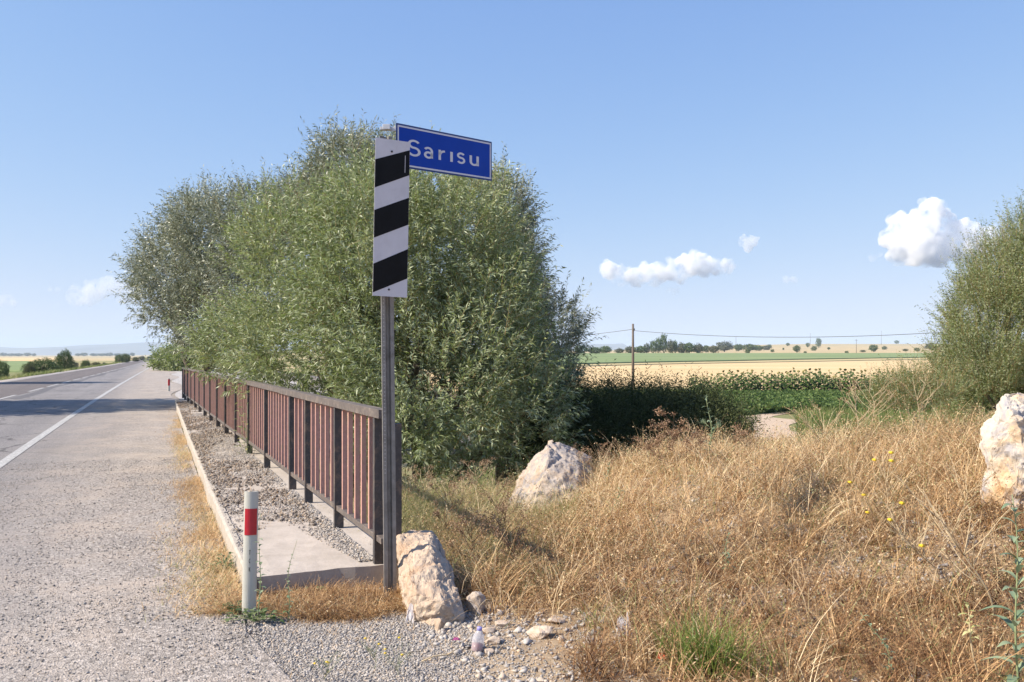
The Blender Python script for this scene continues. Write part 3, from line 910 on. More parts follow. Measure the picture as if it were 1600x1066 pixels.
rock("boulder", "big white and ochre boulder at the right edge of the photo", "rock",
     pxhull([(1562, 612, 6.5), (1585, 603, 6.6), (1625, 606, 6.6), (1690, 640, 6.7), (1700, 700, 6.5), (1700, 790, 6.3),
             (1546, 648, 6.5), (1532, 662, 6.4), (1531, 700, 6.25), (1536, 742, 6.15), (1555, 765, 6.1), (1562, 655, 6.05), (1585, 650, 5.95), (1600, 720, 5.9), (1590, 790, 5.95), (1640, 780, 5.9),
             (1534, 830, 6.2), (1580, 850, 5.95), (1660, 850, 5.95), (1560, 830, 7.2), (1680, 830, 7.2), (1600, 640, 7.2)], B3), m_rock3, B3, .07, 5, 12, 3.2, ridged=.5)
def small_rock(label, px, py, Y, rx, ry, rz, seed, mat=m_stone, name="stone", group=None):
    r_ = random.Random(seed)
    c = W(px, py, Y); c.z = float(hgt(c.x, c.y)) + rz * .5
    hull = []
    for k in range(14):
        v = Vector((r_.gauss(0, 1), r_.gauss(0, 1), r_.gauss(0, 1))).normalized()
        hull.append(Vector((v.x * rx, v.y * ry, v.z * rz)))
    return rock(name, label, "stone", hull, mat, c, min(rx, rz) * .22, 3, seed, 14, group, .3)
small_rock("grey fist-sized stone in the shade right of the leaning slab rock", 745, 945, 5.2, .075, .07, .10, 21, m_rock2)
small_rock("pale tan stone lying right of the plastic bottle", 770, 1013, 4.62, .055, .045, .030, 22)
small_rock("small ochre stone just under the pale tan stone by the bottle", 764, 1032, 4.48, .032, .03, .02, 23)
small_rock("flat tan stone above the bottle, nearer the leaning slab rock", 763, 985, 4.85, .05, .045, .028, 24)
small_rock("flat cream stone in the grass edge above the flat tan stone", 783, 973, 4.95, .06, .04, .022, 25)
small_rock("wedge-shaped grey-pink stone at the edge of the gravel below the grass", 845, 994, 4.75, .10, .07, .045, 26)
small_rock("tan stone half hidden in grass right of the wedge-shaped stone", 870, 962, 5.0, .07, .06, .035, 27)
small_rock("knobbly ochre lump broken off at the toe of the leaning slab rock", 683, 972, 4.86, .055, .05, .055, 28, m_rock1)

# ================================================================== LITTER
def glassy(name, col, rough=.08, alpha=.45):
    m, nt, b = new_mat(name)
    b.inputs["Base Color"].default_value = (*col, 1); b.inputs["Roughness"].default_value = rough
    b.inputs["Transmission Weight"].default_value = alpha; b.inputs["IOR"].default_value = 1.2
    b.inputs["Alpha"].default_value = .55
    return m
m_pet = glassy("clear_plastic", (.85, .85, .92)); m_cola = mat_plain("brown_red_liquid", (.34, .10, .075), .25)
m_cap = mat_plain("violet_cap", (.30, .28, .62), .4)
def lathe(bm, prof, n=20, M=None, crumple=0, seed=0):
    r_ = random.Random(seed); rings = []
    for (r, z) in prof:
        ring = []
        for k in range(n):
            rr = r * (1 + crumple * r_.uniform(-1, 1)); a = 2 * math.pi * k / n
            v = Vector((rr * math.cos(a), rr * math.sin(a), z))
            ring.append(bm.verts.new(M @ v if M else v))
        rings.append(ring)
    for A, B in zip(rings[:-1], rings[1:]):
        for k in range(n): bm.faces.new((A[k], A[(k + 1) % n], B[(k + 1) % n], B[k]))
    bm.faces.new(rings[0][::-1]); bm.faces.new(rings[-1])
c = W(745, 1029, 4.50); c.z = float(hgt(c.x, c.y))
bot = thing("plastic_bottle", "small clear plastic bottle with reddish liquid standing in the gravel", "bottle", tuple(c))
bot.rotation_euler = (math.radians(-6), math.radians(7), 0)
bm = bmesh.new(); lathe(bm, [(.030, 0), (.034, .01), (.033, .045), (.034, .06), (.030, .085), (.016, .108), (.012, .118)], 16, None, .04, 2); mesh_bm("bottle_body", bm, m_pet, bot, smooth=True)
bm = bmesh.new(); lathe(bm, [(.027, .003), (.0305, .012), (.0300, .042)], 16); mesh_bm("liquid", bm, m_cola, bot, smooth=True)
bm = bmesh.new(); lathe(bm, [(.0145, .112), (.0145, .128), (.012, .131)], 14); mesh_bm("cap", bm, m_cap, bot, smooth=True)
m_film, nt, b = new_mat("plastic_film")
b.inputs["Base Color"].default_value = (.60, .57, .58, 1); b.inputs["Roughness"].default_value = .3; b.inputs["Alpha"].default_value = .5
def crumple_sheet(name, label, cat, px, py, Y, w, h, mat, seed, tilt=.5):
    r_ = random.Random(seed); c = W(px, py, Y); c.z = float(hgt(c.x, c.y)) + .05
    bm = bmesh.new(); n = 14; g = []
    for i in range(n):
        row = []
        for j in range(n):
            u, v = i / (n - 1) - .5, j / (n - 1) - .5
            z = .35 * h * mnoise.fractal(Vector((u * 3 + seed, v * 3, seed)), 1, 2, 4)
            wt = 1 - .55 * (v + .5)
            row.append(bm.verts.new((u * w * wt, v * h * math.cos(tilt) + z * .8, v * h * math.sin(tilt) + z + .0)))
        g.append(row)
    for i in range(n - 1):
        for j in range(n - 1): bm.faces.new((g[i][j], g[i + 1][j], g[i + 1][j + 1], g[i][j + 1]))
    o = mesh_bm(name, bm, mat, None, smooth=True, loc=c)
    sm = o.modifiers.new("thick", 'SOLIDIFY'); sm.thickness = .0006
    return tag(o, label, cat)
crumple_sheet("plastic_bag", "crumpled clear plastic bag caught in the dry grass", "plastic bag", 975, 985, 4.75, .12, .14, m_film, 3, .9)
crumple_sheet("plastic_cup", "crushed clear plastic wrapper against the toe of the leaning slab rock", "wrapper", 641, 960, 5.02, .06, .10, m_film, 5, 1.0)
crumple_sheet("paper_scrap", "tiny crumpled magenta scrap on the gravel left of the bottle", "litter", 713, 1017, 4.55, .045, .03, mat_plain("magenta_foil", (.30, .05, .16), .5), 7, .2)
crumple_sheet("paper_scrap", "tiny bright red scrap at the foot of the green grass tuft", "litter", 1033, 1046, 4.3, .05, .035, mat_plain("red_paper", (.55, .07, .03), .6), 8, .4)

# ================================================================== CAR far along the road
def far_car():
    X, Y = ST(281, -3.75); X = float(X); Y = float(Y)
    root = thing("car", "dark car with pale roof driving far away on the right lane", "car", (X, Y, .012), math.atan2(-DX, DY) * 1.0)
    pc = mat_plain("car_paint", (.16, .18, .21), .3, .3); wh = mat_plain("car_roof_pale", (.75, .75, .76), .35)
    gl = mat_plain("car_glass", (.03, .035, .04), .1); tyre = mat_plain("tyre", (.02, .02, .02), .9)
    prof = [(-2.2, .35), (2.2, .35), (2.25, .75), (1.3, .95), (-1.9, 1.0), (-2.25, .85)]
    bm = bmesh.new(); M = Matrix(((0, 0, 1, 0), (1, 0, 0, 0), (0, 1, 0, 0), (0, 0, 0, 1)))
    bm_prism(bm, prof, -.87, .87, M); mesh_bm("body", bm, pc, root, bevel=.05)
    bm = bmesh.new(); bm_prism(bm, [(-2.0, .98), (1.2, .95), (.5, 1.42), (-1.6, 1.45)], -.78, .78, M); mesh_bm("windows", bm, gl, root, bevel=.04)
    bm = bmesh.new(); bm_prism(bm, [(-1.62, 1.452), (.5, 1.422), (.4, 1.50), (-1.5, 1.52)], -.76, .76, M); mesh_bm("roof", bm, wh, root, bevel=.02)
    for sx in (-.8, .8):
        for sy in (-1.35, 1.4):
            bm = bmesh.new(); bmesh.ops.create_cone(bm, cap_ends=True, segments=18, radius1=.33, radius2=.33, depth=.22, matrix=Matrix.Translation((sx, sy, .33)) @ Matrix.Rotation(math.pi / 2, 4, 'Y'))
            mesh_bm("wheel", bm, tyre, root)
    for sx in (-.65, .65):
        bm = bmesh.new(); bm_box(bm, (sx, -2.26, .8), .3, .04, .14); mesh_bm("tail_light", bm, m_red, root)
    for q in root.children: pass
far_car()

# ================================================================== POLES AND WIRE
m_wood = mat_plain("weathered_pole", (.13, .105, .085), .85, 0, .25, 3)
m_wire = mat_plain("wire", (.06, .06, .065), .6)
def pole(label, px, Y, ztop, r=.11, arm=False, base=None):
    X = (px - 800) / F * Y; z0 = float(hgt(X, Y))
    root = thing("utility_pole", label, "pole", (X, Y, z0), .3)
    bm = bmesh.new(); bm_tube(bm, [(0, 0, -.5), (0, 0, (ztop - z0) * .5), (0, 0, ztop - z0)], [r, r * .85, r * .65], 10)
    mesh_bm("shaft", bm, m_wood, root)
    if arm:
        bm = bmesh.new(); bm_box(bm, (0, 0, ztop - z0 - .7), 2.4, .12, .14); mesh_bm("crossarm", bm, m_wood, root)
    else:
        bm = bmesh.new(); bm_box(bm, (.1, 0, ztop - z0 - .6), .14, .06, .12)
        bmesh.ops.create_cone(bm, cap_ends=True, segments=8, radius1=.05, radius2=.03, depth=.14, matrix=Matrix.Translation((.17, 0, ztop - z0 - .5)))
        mesh_bm("insulator", bm, m_wire, root)
    return Vector((X, Y, ztop))
pA = pole("bare wooden pole in the wheat field carrying a single sagging wire", 989, 80, 4.75, .15)
pB = pole("wooden pole hidden in the crown of the right willow at the end of the wire", 1625, 58, 4.2, .14)
pC = pole("second wooden pole behind the large willow farther along the wire", 790, 150, 5.9, .14)
def wire(label, a, b_, sag, r=.022):
    bm = bmesh.new(); pts = []
    for k in range(31):
        u = k / 30; q = a.lerp(b_, u); q.z -= sag * 4 * u * (1 - u); pts.append(q - a)
    bm_tube(bm, pts, r, 5)
    return tag(mesh_bm("overhead_wire", bm, m_wire, None, loc=a), label, "wire")
dz = Vector((0, 0, -.65))
wire("single wire sagging from the near pole towards the right willow", pA + dz, pB + dz * .6, .75)
wire("thin wire running left from the near pole behind the large willow", pA + dz * .8, pC + dz, .5, .022)
for lab, px, Y, zt in (("thin far pole standing on the dry hillside left of the right willow", 1338, 520, 12.5),
                       ("faint far pole on the skyline of the right-hand hills", 1377, 1500, 48),
                       ("faint far pole above the round trees in the middle distance", 1150, 1200, 31),
                       ("faint far pole on the skyline above the lone poplar", 1266, 1500, 44)):
    pole(lab, px, Y, zt, .16 if Y < 600 else .3, True)
# ================================================================== WILLOWS AND SHRUBS
m_bark = mat_plain("willow_bark", (.15, .12, .09), .9, 0, .3, 8, .5)
m_twig = mat_plain("willow_twig", (.26, .17, .07), .8, 0, .3, 8)
m_willow = mat_leaf("willow_leaves", [(0, (.070, .100, .037)), (.3, (.163, .208, .082)), (.6, (.288, .335, .150)), (.85, (.43, .46, .23)), (1, (.60, .51, .20))], .46, .32, .42, (.40, .45, .29))
m_willow2 = mat_leaf("silvery_willow_leaves", [(0, (.060, .085, .042)), (.4, (.145, .175, .092)), (.75, (.26, .285, .175)), (1, (.42, .42, .29))], .42, .22, .5, (.44, .47, .36))
m_willow3 = mat_leaf("young_willow_leaves", [(0, (.065, .095, .025)), (.4, (.155, .20, .060)), (.75, (.25, .295, .105)), (1, (.40, .39, .18))], .5, .34, .4, (.34, .37, .22))
m_olive = mat_leaf('olive_shrub_leaves', [(0, (.035, .045, .016)), (.5, (.095, .115, .042)), (.85, (.17, .185, .075)), (1, (.27, .22, .12))], .6, .2, .2)
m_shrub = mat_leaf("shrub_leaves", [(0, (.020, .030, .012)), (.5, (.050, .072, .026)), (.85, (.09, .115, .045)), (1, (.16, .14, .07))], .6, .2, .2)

def crown_points(lobes, n, gap=.36, gf=.9, seed=0, inner=.25):
    """Points in the outer part of a union of ellipsoids, thinned by a clumpy noise."""
    C = np.array([l[0] for l in lobes]); R = np.array([l[1] for l in lobes])
    area = (R[:, 0] * R[:, 1] + R[:, 0] * R[:, 2] + R[:, 1] * R[:, 2])
    outP = []; outD = []; got = 0
    while got < n:
        k = rng.choice(len(lobes), size=n, p=area / area.sum())
        d = rvec(n); rr = .50 + .52 * rng.random(n) ** .55
        # lumpy outline
        az = np.arctan2(d[:, 1], d[:, 0])
        lump = 1 + .38 * (fbm(az * 2 + k * 5, d[:, 2] * 3, 1.9, seed + 2, 4) - .5) * 2
        P = C[k] + d * R[k] * (rr * lump)[:, None]
        depth = np.full(n, 9.)
        for i in range(len(lobes)):
            q = np.linalg.norm((P - C[i]) / R[i], axis=1)
            depth = np.where(i == k, depth, np.minimum(depth, q))
        keep = (depth > .62) | (rng.random(n) < inner)
        keep &= fbm(P[:, 0] + P[:, 2] * .7, P[:, 1] * .9 + P[:, 2] * 1.1, gf, seed + 11, 3) + .10 * rng.random(n) > gap
        keep &= P[:, 2] > hgt(P[:, 0], P[:, 1]) + .02
        P = P[keep]; D = (d / R[k])[keep]
        outP.append(P); outD.append(unit(D)); got += len(P)
    return np.concatenate(outP)[:n], np.concatenate(outD)[:n]

def twiggy(P, D, nleaf, tl, L, Wd, up=.7, droop=.35, fluff=.75, vbase=None):
    """Leafy shoots from points P: returns leaf quads, their v, and thin shoot quads."""
    n = len(P)
    T = unit(D * .6 + np.array([0, 0, up]) + .38 * rng.normal(size=(n, 3)))
    ln = tl * (.55 + .9 * rng.random(n) ** 1.5)
    bend = unit(T + D * .7 - np.array([0, 0, droop])) 
    t = (np.arange(nleaf) + .5) / nleaf
    A = P[:, None, :] + T[:, None, :] * (ln[:, None] * t[None])[:, :, None] * .75 + bend[:, None, :] * (ln[:, None] * (t[None] ** 2))[:, :, None] * .35
    dirn = T[:, None, :] * (1 - t)[None, :, None] + bend[:, None, :] * t[None, :, None]
    side = np.cross(dirn.reshape(-1, 3), rvec(n * nleaf))
    LD = dirn.reshape(-1, 3) * .8 + unit(side) * fluff - np.array([0, 0, .12])
    A = A.reshape(-1, 3)
    m = len(A)
    Ls = L * (.6 + .7 * rng.random(m)); Ws = Wd * (.7 + .6 * rng.random(m))
    V, Q = leaves_geo(A, LD, Ls, Ws)
    tw = rng.random(n) * .5 + .25 * (fbm(P[:, 0] * 1.0, P[:, 2] + P[:, 1], .8, 21, 3) - .5) * 2
    if vbase is not None: tw = tw + vbase
    v = np.repeat(tw, nleaf) + .42 * rng.random(m)
    # shoots
    B = P; E = P + T * ln[:, None] * .75 + bend * ln[:, None] * .35
    S = unit(np.cross(E - B, rvec(n))) * .0028
    TV = np.stack([B - S, B + S, E + S * .3, E - S * .3], 1).reshape(-1, 3)
    TQ = np.arange(n * 4).reshape(n, 4)
    return V, Q, np.clip(v, 0, 1), TV, TQ

def tree(name, label, cat, lobes_px, base_px, ntwig, nleaf, tl, L, Wd, mat, gap=.36, stems=5, stem_r=.09, up=.7, seed=1, group=None, gf=.9, droop=.35, vb=0, twigs=True):
    lobes = []
    for (px, py, Y, rx, ry, rd) in lobes_px:
        c = W(px, py, Y); lobes.append((np.array(c), np.array([rx / F * Y, rd, ry / F * Y])))
    bx = (base_px[0] - 800) / F * base_px[1]; by = base_px[1]; bz = float(hgt(bx, by))
    root = thing(name, label, cat, (bx, by, bz), 0, group)
    o3 = np.array([bx, by, bz])
    P, D = crown_points(lobes, ntwig, gap, gf, seed)
    V, Q, v, TV, TQ = twiggy(P, D, nleaf, tl, L, Wd, up, droop, vbase=vb)
    mesh_np("crown", V - o3, Q, mat, root, v)
    if twigs: mesh_np("twigs", TV - o3, TQ, m_twig, root)
    bm = bmesh.new(); r_ = random.Random(seed)
    for k in range(stems):
        lb = lobes[k % len(lobes)]
        tgt = Vector(lb[0]) + Vector((r_.uniform(-.4, .4) * lb[1][0], r_.uniform(-.4, .4) * lb[1][1], r_.uniform(-.1, .5) * lb[1][2])) - Vector(o3)
        st = Vector((r_.uniform(-.25, .25), r_.uniform(-.25, .25), -.15))
        pts = []; nseg = 8
        for i in range(nseg + 1):
            u = i / nseg
            q = st.lerp(tgt, u); q.x += (u * (1 - u)) * r_.uniform(-.5, .5) ; q.z += .25 * u * (1 - u) * tgt.length
            q.y += (u * (1 - u)) * r_.uniform(-.4, .4)
            pts.append(q)
        rr = [stem_r * (1 - .85 * i / nseg) * (1 if k else 1.4) for i in range(nseg + 1)]
        bm_tube(bm, pts, rr, 7)
        for j in range(3):
            i0 = 3 + j; a = pts[i0]; e = a + Vector((r_.uniform(-1, 1) * lb[1][0], r_.uniform(-1, 1) * lb[1][1], r_.uniform(.2, .9) * lb[1][2])) * .6
            bm_tube(bm, [a, a.lerp(e, .5) + Vector((0, 0, .1)), e], [rr[i0] * .6, rr[i0] * .4, rr[i0] * .12], 5)
    mesh_bm("trunk", bm, m_bark, root)
    return root

tree("willow_tree", "broad bright green willow right behind the sign post and near railing", "tree",
     [(600, 400, 13.0, 120, 125, 1.7), (455, 440, 14.0, 95, 125, 1.4), (700, 400, 13.2, 110, 120, 1.6), (580, 348, 13.8, 70, 62, 1.2), (680, 610, 12.0, 150, 140, 1.6), (765, 520, 12.8, 72, 145, 1.4), (810, 650, 12.4, 75, 110, 1.2),
      (500, 560, 13.6, 130, 90, 1.3), (390, 540, 15.0, 80, 60, 1.0), (640, 700, 11.3, 70, 80, .8), (590, 500, 12.2, 120, 110, 1.3)],
     (620, 13.2), 10500, 17, .42, .095, .0185, m_willow, .36, 9, .10, .75, 3)
tree("willow_tree", "tall grey-green willow whose top rises behind the striped board, highest of all the crowns", "tree",
     [(545, 275, 17.5, 46, 56, 1.2), (520, 328, 17.5, 66, 56, 1.2), (608, 262, 18.0, 26, 40, .8), (580, 340, 17.2, 90, 60, 1.2), (470, 338, 18.5, 46, 46, 1)],
     (560, 17.3), 3400, 16, .45, .10, .020, m_willow2, .34, 5, .11, .9, 5)
tree("willow_tree", "grey-green willow with shaded crown, rightmost of the willow clump", "tree",
     [(790, 338, 17.0, 36, 56, 1.0), (745, 340, 17.0, 60, 60, 1.1), (805, 412, 16.6, 34, 52, .9), (826, 492, 16.2, 34, 50, .9), (872, 520, 16.0, 34, 45, .8), (850, 590, 15.6, 48, 60, 1.0), (780, 450, 16.5, 60, 90, 1.2), (690, 615, 15.6, 120, 95, 1.0), (600, 640, 15.6, 80, 70, .9)],
     (800, 16.4), 5600, 16, .42, .095, .019, m_willow2, .37, 5, .10, .85, 7)
tree("willow_tree", "silvery grey willow leaning over the far end of the footway, leftmost of the willow clump", "tree",
     [(335, 374, 26, 60, 74, 1.7), (276, 424, 27.5, 56, 70, 1.5), (405, 354, 25, 64, 58, 1.6), (248, 452, 28.5, 38, 62, 1.2), (345, 470, 26, 75, 90, 1.6), (318, 505, 28, 45, 50, 1.2), (400, 450, 24.5, 60, 100, 1.4), (305, 352, 27, 34, 38, 1.0)],
     (318, 28.6), 6800, 15, .60, .115, .027, m_willow2, .37, 6, .13, .7, 9)
tree("willow_tree", "feathery olive-green willow at the right edge of the photo behind the big white boulder", "tree",
     [(1572, 438, 19, 42, 62, 1.3), (1622, 405, 19.5, 38, 66, 1.2), (1665, 440, 19.5, 60, 110, 1.4), (1535, 500, 18.6, 36, 66, 1.2), (1608, 540, 18.2, 80, 100, 1.6), (1525, 575, 17.8, 44, 60, 1.2), (1575, 635, 17.5, 85, 60, 1.3), (1670, 610, 18, 90, 100, 1.4)],
     (1585, 18.6), 10500, 18, .60, .075, .016, m_willow3, .42, 9, .10, 1.7, 11, gf=.7)
# trees outside the picture on the left whose shade lies across the road
tree("willow_tree", "large willow left of the road, seen only as its broad shadow across the lanes", "tree",
     [(-517, 197, 24, 161, 177, 4.3), (-463, 400, 24, 140, 130, 4.0), (-640, 330, 24, 150, 150, 3.5)],
     (-530, 24), 3600, 12, .9, .30, .11, m_willow2, .15, 4, .2, .7, 13, twigs=False)
tree("willow_tree", "willow farther up the left roadside, seen only as a thin shadow", "tree",
     [(-232, 383, 47.5, 75, 62, 1.3)], (-240, 47.5), 900, 12, .9, .30, .12, m_willow2, .1, 3, .2, .7, 14, twigs=False)

# shaded shrubs in the stream bed behind the boulder
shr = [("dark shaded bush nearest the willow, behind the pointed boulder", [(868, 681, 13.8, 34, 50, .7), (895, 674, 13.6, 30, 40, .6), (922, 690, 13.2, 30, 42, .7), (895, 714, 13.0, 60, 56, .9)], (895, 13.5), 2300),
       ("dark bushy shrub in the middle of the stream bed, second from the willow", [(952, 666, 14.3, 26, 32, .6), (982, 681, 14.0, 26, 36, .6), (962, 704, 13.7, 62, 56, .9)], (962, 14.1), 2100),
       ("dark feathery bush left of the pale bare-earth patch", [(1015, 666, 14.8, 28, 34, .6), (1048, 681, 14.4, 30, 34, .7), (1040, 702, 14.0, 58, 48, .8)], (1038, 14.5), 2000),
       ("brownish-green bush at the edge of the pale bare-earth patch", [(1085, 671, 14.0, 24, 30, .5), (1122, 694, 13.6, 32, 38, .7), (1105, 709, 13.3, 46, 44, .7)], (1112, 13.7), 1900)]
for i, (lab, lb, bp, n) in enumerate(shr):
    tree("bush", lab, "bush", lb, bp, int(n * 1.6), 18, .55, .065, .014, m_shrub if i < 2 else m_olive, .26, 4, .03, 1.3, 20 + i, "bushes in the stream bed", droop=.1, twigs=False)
tree("bush", "pale olive bush of thin upright stems growing at the foot of the right willow", "bush",
     [(1440, 615, 15, 45, 26, .8), (1400, 625, 15, 40, 18, .7)], (1430, 15), 900, 12, .4, .06, .010, m_willow3, .3, 3, .02, 1.4, 31, "bushes in the stream bed", droop=.1)
tree("bush", "roadside hedge bush beyond the gravel lay-by under the leftmost willow", "bush",
     [(272, 566, 95, 24, 13, 3.0), (290, 566, 92, 20, 14, 3.0), (305, 562, 92, 22, 18, 3)], (280, 94), 1500, 9, 1.1, .38, .14, m_willow3, .2, 3, .08, .7, 33)

# ================================================================== MIDDLE-DISTANCE AND FAR TREES
def unit_crown(n, flat=1.0, columnar=False, q=.16, seed=0):
    k = n * 4; d = rvec(k)
    lump = 1 + .55 * (fbm(np.arctan2(d[:, 1], d[:, 0]) * 1.5 + 9, d[:, 2] * 2.2, 1.5, seed, 3) - .5) * 2
    P = d * (lump * (.45 + .55 * rng.random(k) ** .5))[:, None]
    keep = fbm(P[:, 0] * 2 + P[:, 2], P[:, 1] * 2 - P[:, 2] * 1.5, 1.2, seed + 5, 3) > .36
    P = P[keep][:n]
    if columnar: P[:, 0] *= .9; P[:, 1] *= .9
    V, Q = leaves_geo(P, rvec(len(P)) + np.array([0, 0, .5]), q * (.7 + .6 * rng.random(len(P))), q * .6)
    v = np.clip(.35 + .25 * P[:, 2] + .5 * (rng.random(len(P)) - .3), 0, 1) * 0 + np.clip(rng.random(len(P)), 0, 1)
    return V, Q, v
m_far1 = mat_leaf("dark_green_foliage", [(0, (.045, .075, .024)), (.6, (.100, .15, .048)), (1, (.18, .235, .08))], .6, .2, .2)
m_far2 = mat_leaf("grey_green_foliage", [(0, (.07, .085, .06)), (.6, (.13, .15, .10)), (1, (.21, .23, .16))], .6, .2, .2)
m_far3 = mat_leaf("olive_foliage", [(0, (.055, .065, .03)), (.6, (.11, .12, .055)), (1, (.17, .18, .08))], .6, .2, .2)
protos = {}
def proto_mesh(kind, mat):
    key = (kind, mat.name)
    if key in protos: return protos[key]
    V, Q, v = unit_crown({'round': 1500, 'poplar': 1300, 'bush': 1300, 'big': 9000}[kind], q={'big': .085}.get(kind, .20), seed=len(protos) * 3 + 1)
    o = mesh_np("crown", V, Q, mat, None, v); me = o.data
    bpy.data.objects.remove(o)
    bm = bmesh.new(); bm_tube(bm, [(0, 0, -1.6), (.02, 0, -.8), (0, .02, 0), (.03, 0, .5)], [.11, .085, .06, .02], 7)
    for a in (0.6, 2.4, 4.2):
        bm_tube(bm, [(0, 0, -.5), (.3 * math.cos(a), .3 * math.sin(a), .0), (.55 * math.cos(a), .55 * math.sin(a), .4)], [.05, .035, .012], 5)
    t_o = mesh_bm("trunk", bm, m_bark); tm = t_o.data; bpy.data.objects.remove(t_o)
    protos[key] = (me, tm); return protos[key]
def ground_depth(px, py, y0=40, y1=6000):
    """Depth at which the land is seen at this photo pixel (first hit)."""
    Ys = np.geomspace(y0, y1, 1500); u = (px - 800) / F
    yy = HY - F * (hgt(u * Ys, Ys) - CH) / Ys
    hit = np.nonzero(yy <= py)[0]
    return float(Ys[hit[0]]) if len(hit) else 900.
def far_tree(name, label, px, ytop, ybase, w, kind, mat, group, Y=None, deep=1.0):
    Y = Y or ground_depth(px, ybase)
    X = (px - 800) / F * Y; z0 = float(hgt(X, Y))
    H = max((ybase - ytop) / F * Y, .5); R = w / 2 / F * Y * (1.18 if kind == 'round' else 1)
    root = thing(name, label, "bush" if name == "bush" else "tree", (X, Y, z0), random.uniform(0, 6), group)
    cm, tm = proto_mesh(kind, mat)
    clear = .03 if kind != 'bush' and kind != 'big' else -.05
    hz = H * (1 - clear) / 2
    c = put("crown", cm, root, (0, 0, H * clear + hz)); c.scale = (R / .98, R * deep / .98, hz / .98)
    t = put("trunk", tm, root, (0, 0, H * clear + hz)); tr = min(R, H * .5)
    t.scale = (tr, tr, (H * clear + hz + .3) / 1.6)
    return root
G1 = "trees along the far edge of the green field"
for i, (px, yt, yb, w, kd, mt, lab) in enumerate([
    (1037, 523, 553, 11, 'poplar', m_far1, "tallest poplar of the row behind the green field"),
    (1029, 529, 553, 10, 'poplar', m_far1, "poplar just left of the tallest one behind the green field"),
    (1021, 533, 553, 12, 'poplar', m_far1, "leftmost and shortest poplar of the poplar clump"),
    (1048, 533, 553, 12, 'round', m_far3, "narrow tree just right of the tallest poplar"),
    (1055, 533, 553, 7, 'poplar', m_far1, "thin pointed tree second to the right of the tallest poplar"),
    (1065, 537, 553, 14, 'round', m_far3, "round tree in the row, third to the right of the tallest poplar"),
    (1077, 536, 553, 15, 'round', m_far1, "dense dark round tree in the middle of the tree row"),
    (1091, 538, 553, 14, 'round', m_far3, "broad tree near the right end of the continuous tree row"),
    (1103, 540, 551, 11, 'round', m_far1, "last low tree at the right end of the continuous tree row"),
    (1115, 541, 552, 14, 'round', m_far3, "low round tree standing in the gap left of the big domed tree"),
    (1132, 534, 550, 22, 'round', m_far2, "big domed grey-green tree right of the tree row"),
    (1154, 538, 549, 13, 'round', m_far1, "small green tree just right of the big domed tree"),
    (1172, 538, 549, 20, 'round', m_far1, "spreading tree at the left of the long low hedge line"),
    (1185, 540, 548, 15, 'bush', m_far1, "low dark tree in the middle of the long hedge line"),
    (1198, 540, 547, 13, 'bush', m_far3, "low tree at the right end of the long hedge line"),
    (1168, 546, 553, 8, 'bush', m_far1, "lone small bush below the spreading tree at the green field edge"),
    (1010, 537, 553, 9, 'round', m_far2, "small grey tree between the pole and the poplar clump"),
    (1001, 541, 553, 19, 'round', m_far1, "wide low tree right of the wooden pole"),
    (984, 542, 553, 13, 'round', m_far3, "tree right behind the wooden pole"),
    (968, 545, 553, 12, 'round', m_far3, "small tree left of the wooden pole"),
    (946, 541, 553, 16, 'round', m_far1, "rounded tree farther left of the wooden pole"),
    (929, 543, 554, 20, 'round', m_far1, "broad low tree between the willow clump and the wooden pole"),
    (908, 540, 554, 18, 'round', m_far1, "tree seen just right of the willow clump")]):
    far_tree("tree", lab, px, yt, yb, w, kd, mt, G1)
G2 = "scattered trees on the dry hills"
for (px, yt, yb, w, kd, mt, lab) in [
    (1279, 529, 543.5, 8, 'poplar', m_far1, "lone upright poplar standing on the dry hillside"),
    (1245, 540, 551, 9, 'round', m_far1, "dark two-tiered tree left of the lone poplar"),
    (1272, 541, 548, 9, 'bush', m_far1, "dark bush at the foot of the lone poplar"),
    (1231, 536, 541, 5, 'round', m_far1, "small tree on the slope left of the two-tiered tree"),
    (1262, 536, 543, 5, 'round', m_far1, "small tree between the two-tiered tree and the lone poplar"),
    (1202, 538.5, 545, 6, 'round', m_far1, "small dark tree just past the right end of the hedge line"),
    (1207, 546, 550.5, 6, 'bush', m_far1, "tiny bush below the small dark tree past the hedge line"),
    (1295, 533, 537, 4, 'round', m_far1, "tiny tree on the skyline right of the lone poplar"),
    (1258, 549, 552, 5, 'bush', m_far1, "tiny bush at the field edge left of the lone poplar"),
    (1365, 539, 550, 11, 'round', m_far1, "dark rounded tree on the field edge near the right willow"),
    (1382, 541, 546.5, 8, 'bush', m_far1, "smaller rounded bush right of the dark rounded tree"),
    (1401, 532, 537.5, 6, 'round', m_far1, "lone small tree high on the pale slope near the right willow"),
    (1433, 543.5, 549, 9, 'bush', m_far1, "wide dark bush near the right end of the green field"),
    (1323, 548.5, 552, 6, 'bush', m_far1, "low bush at the middle of the green field's far edge"),
    (1456, 536, 548, 16, 'round', m_far2, "grey-green tree half hidden by the right willow"),
    (1224, 533.5, 537, 3, 'bush', m_far1, "speck of a bush on the skyline above the hedge line"),
    (1415, 545, 549, 8, 'bush', m_far3, "low olive bush left of the wide dark bush"),
    (1348, 547, 550.5, 8, 'bush', m_far3, "low olive bush left of the dark rounded tree")]:
    far_tree("tree" if kd != 'bush' else "bush", lab, px, yt, yb, w, kd, mt, G2)
G3 = "bushes along the left side of the road"
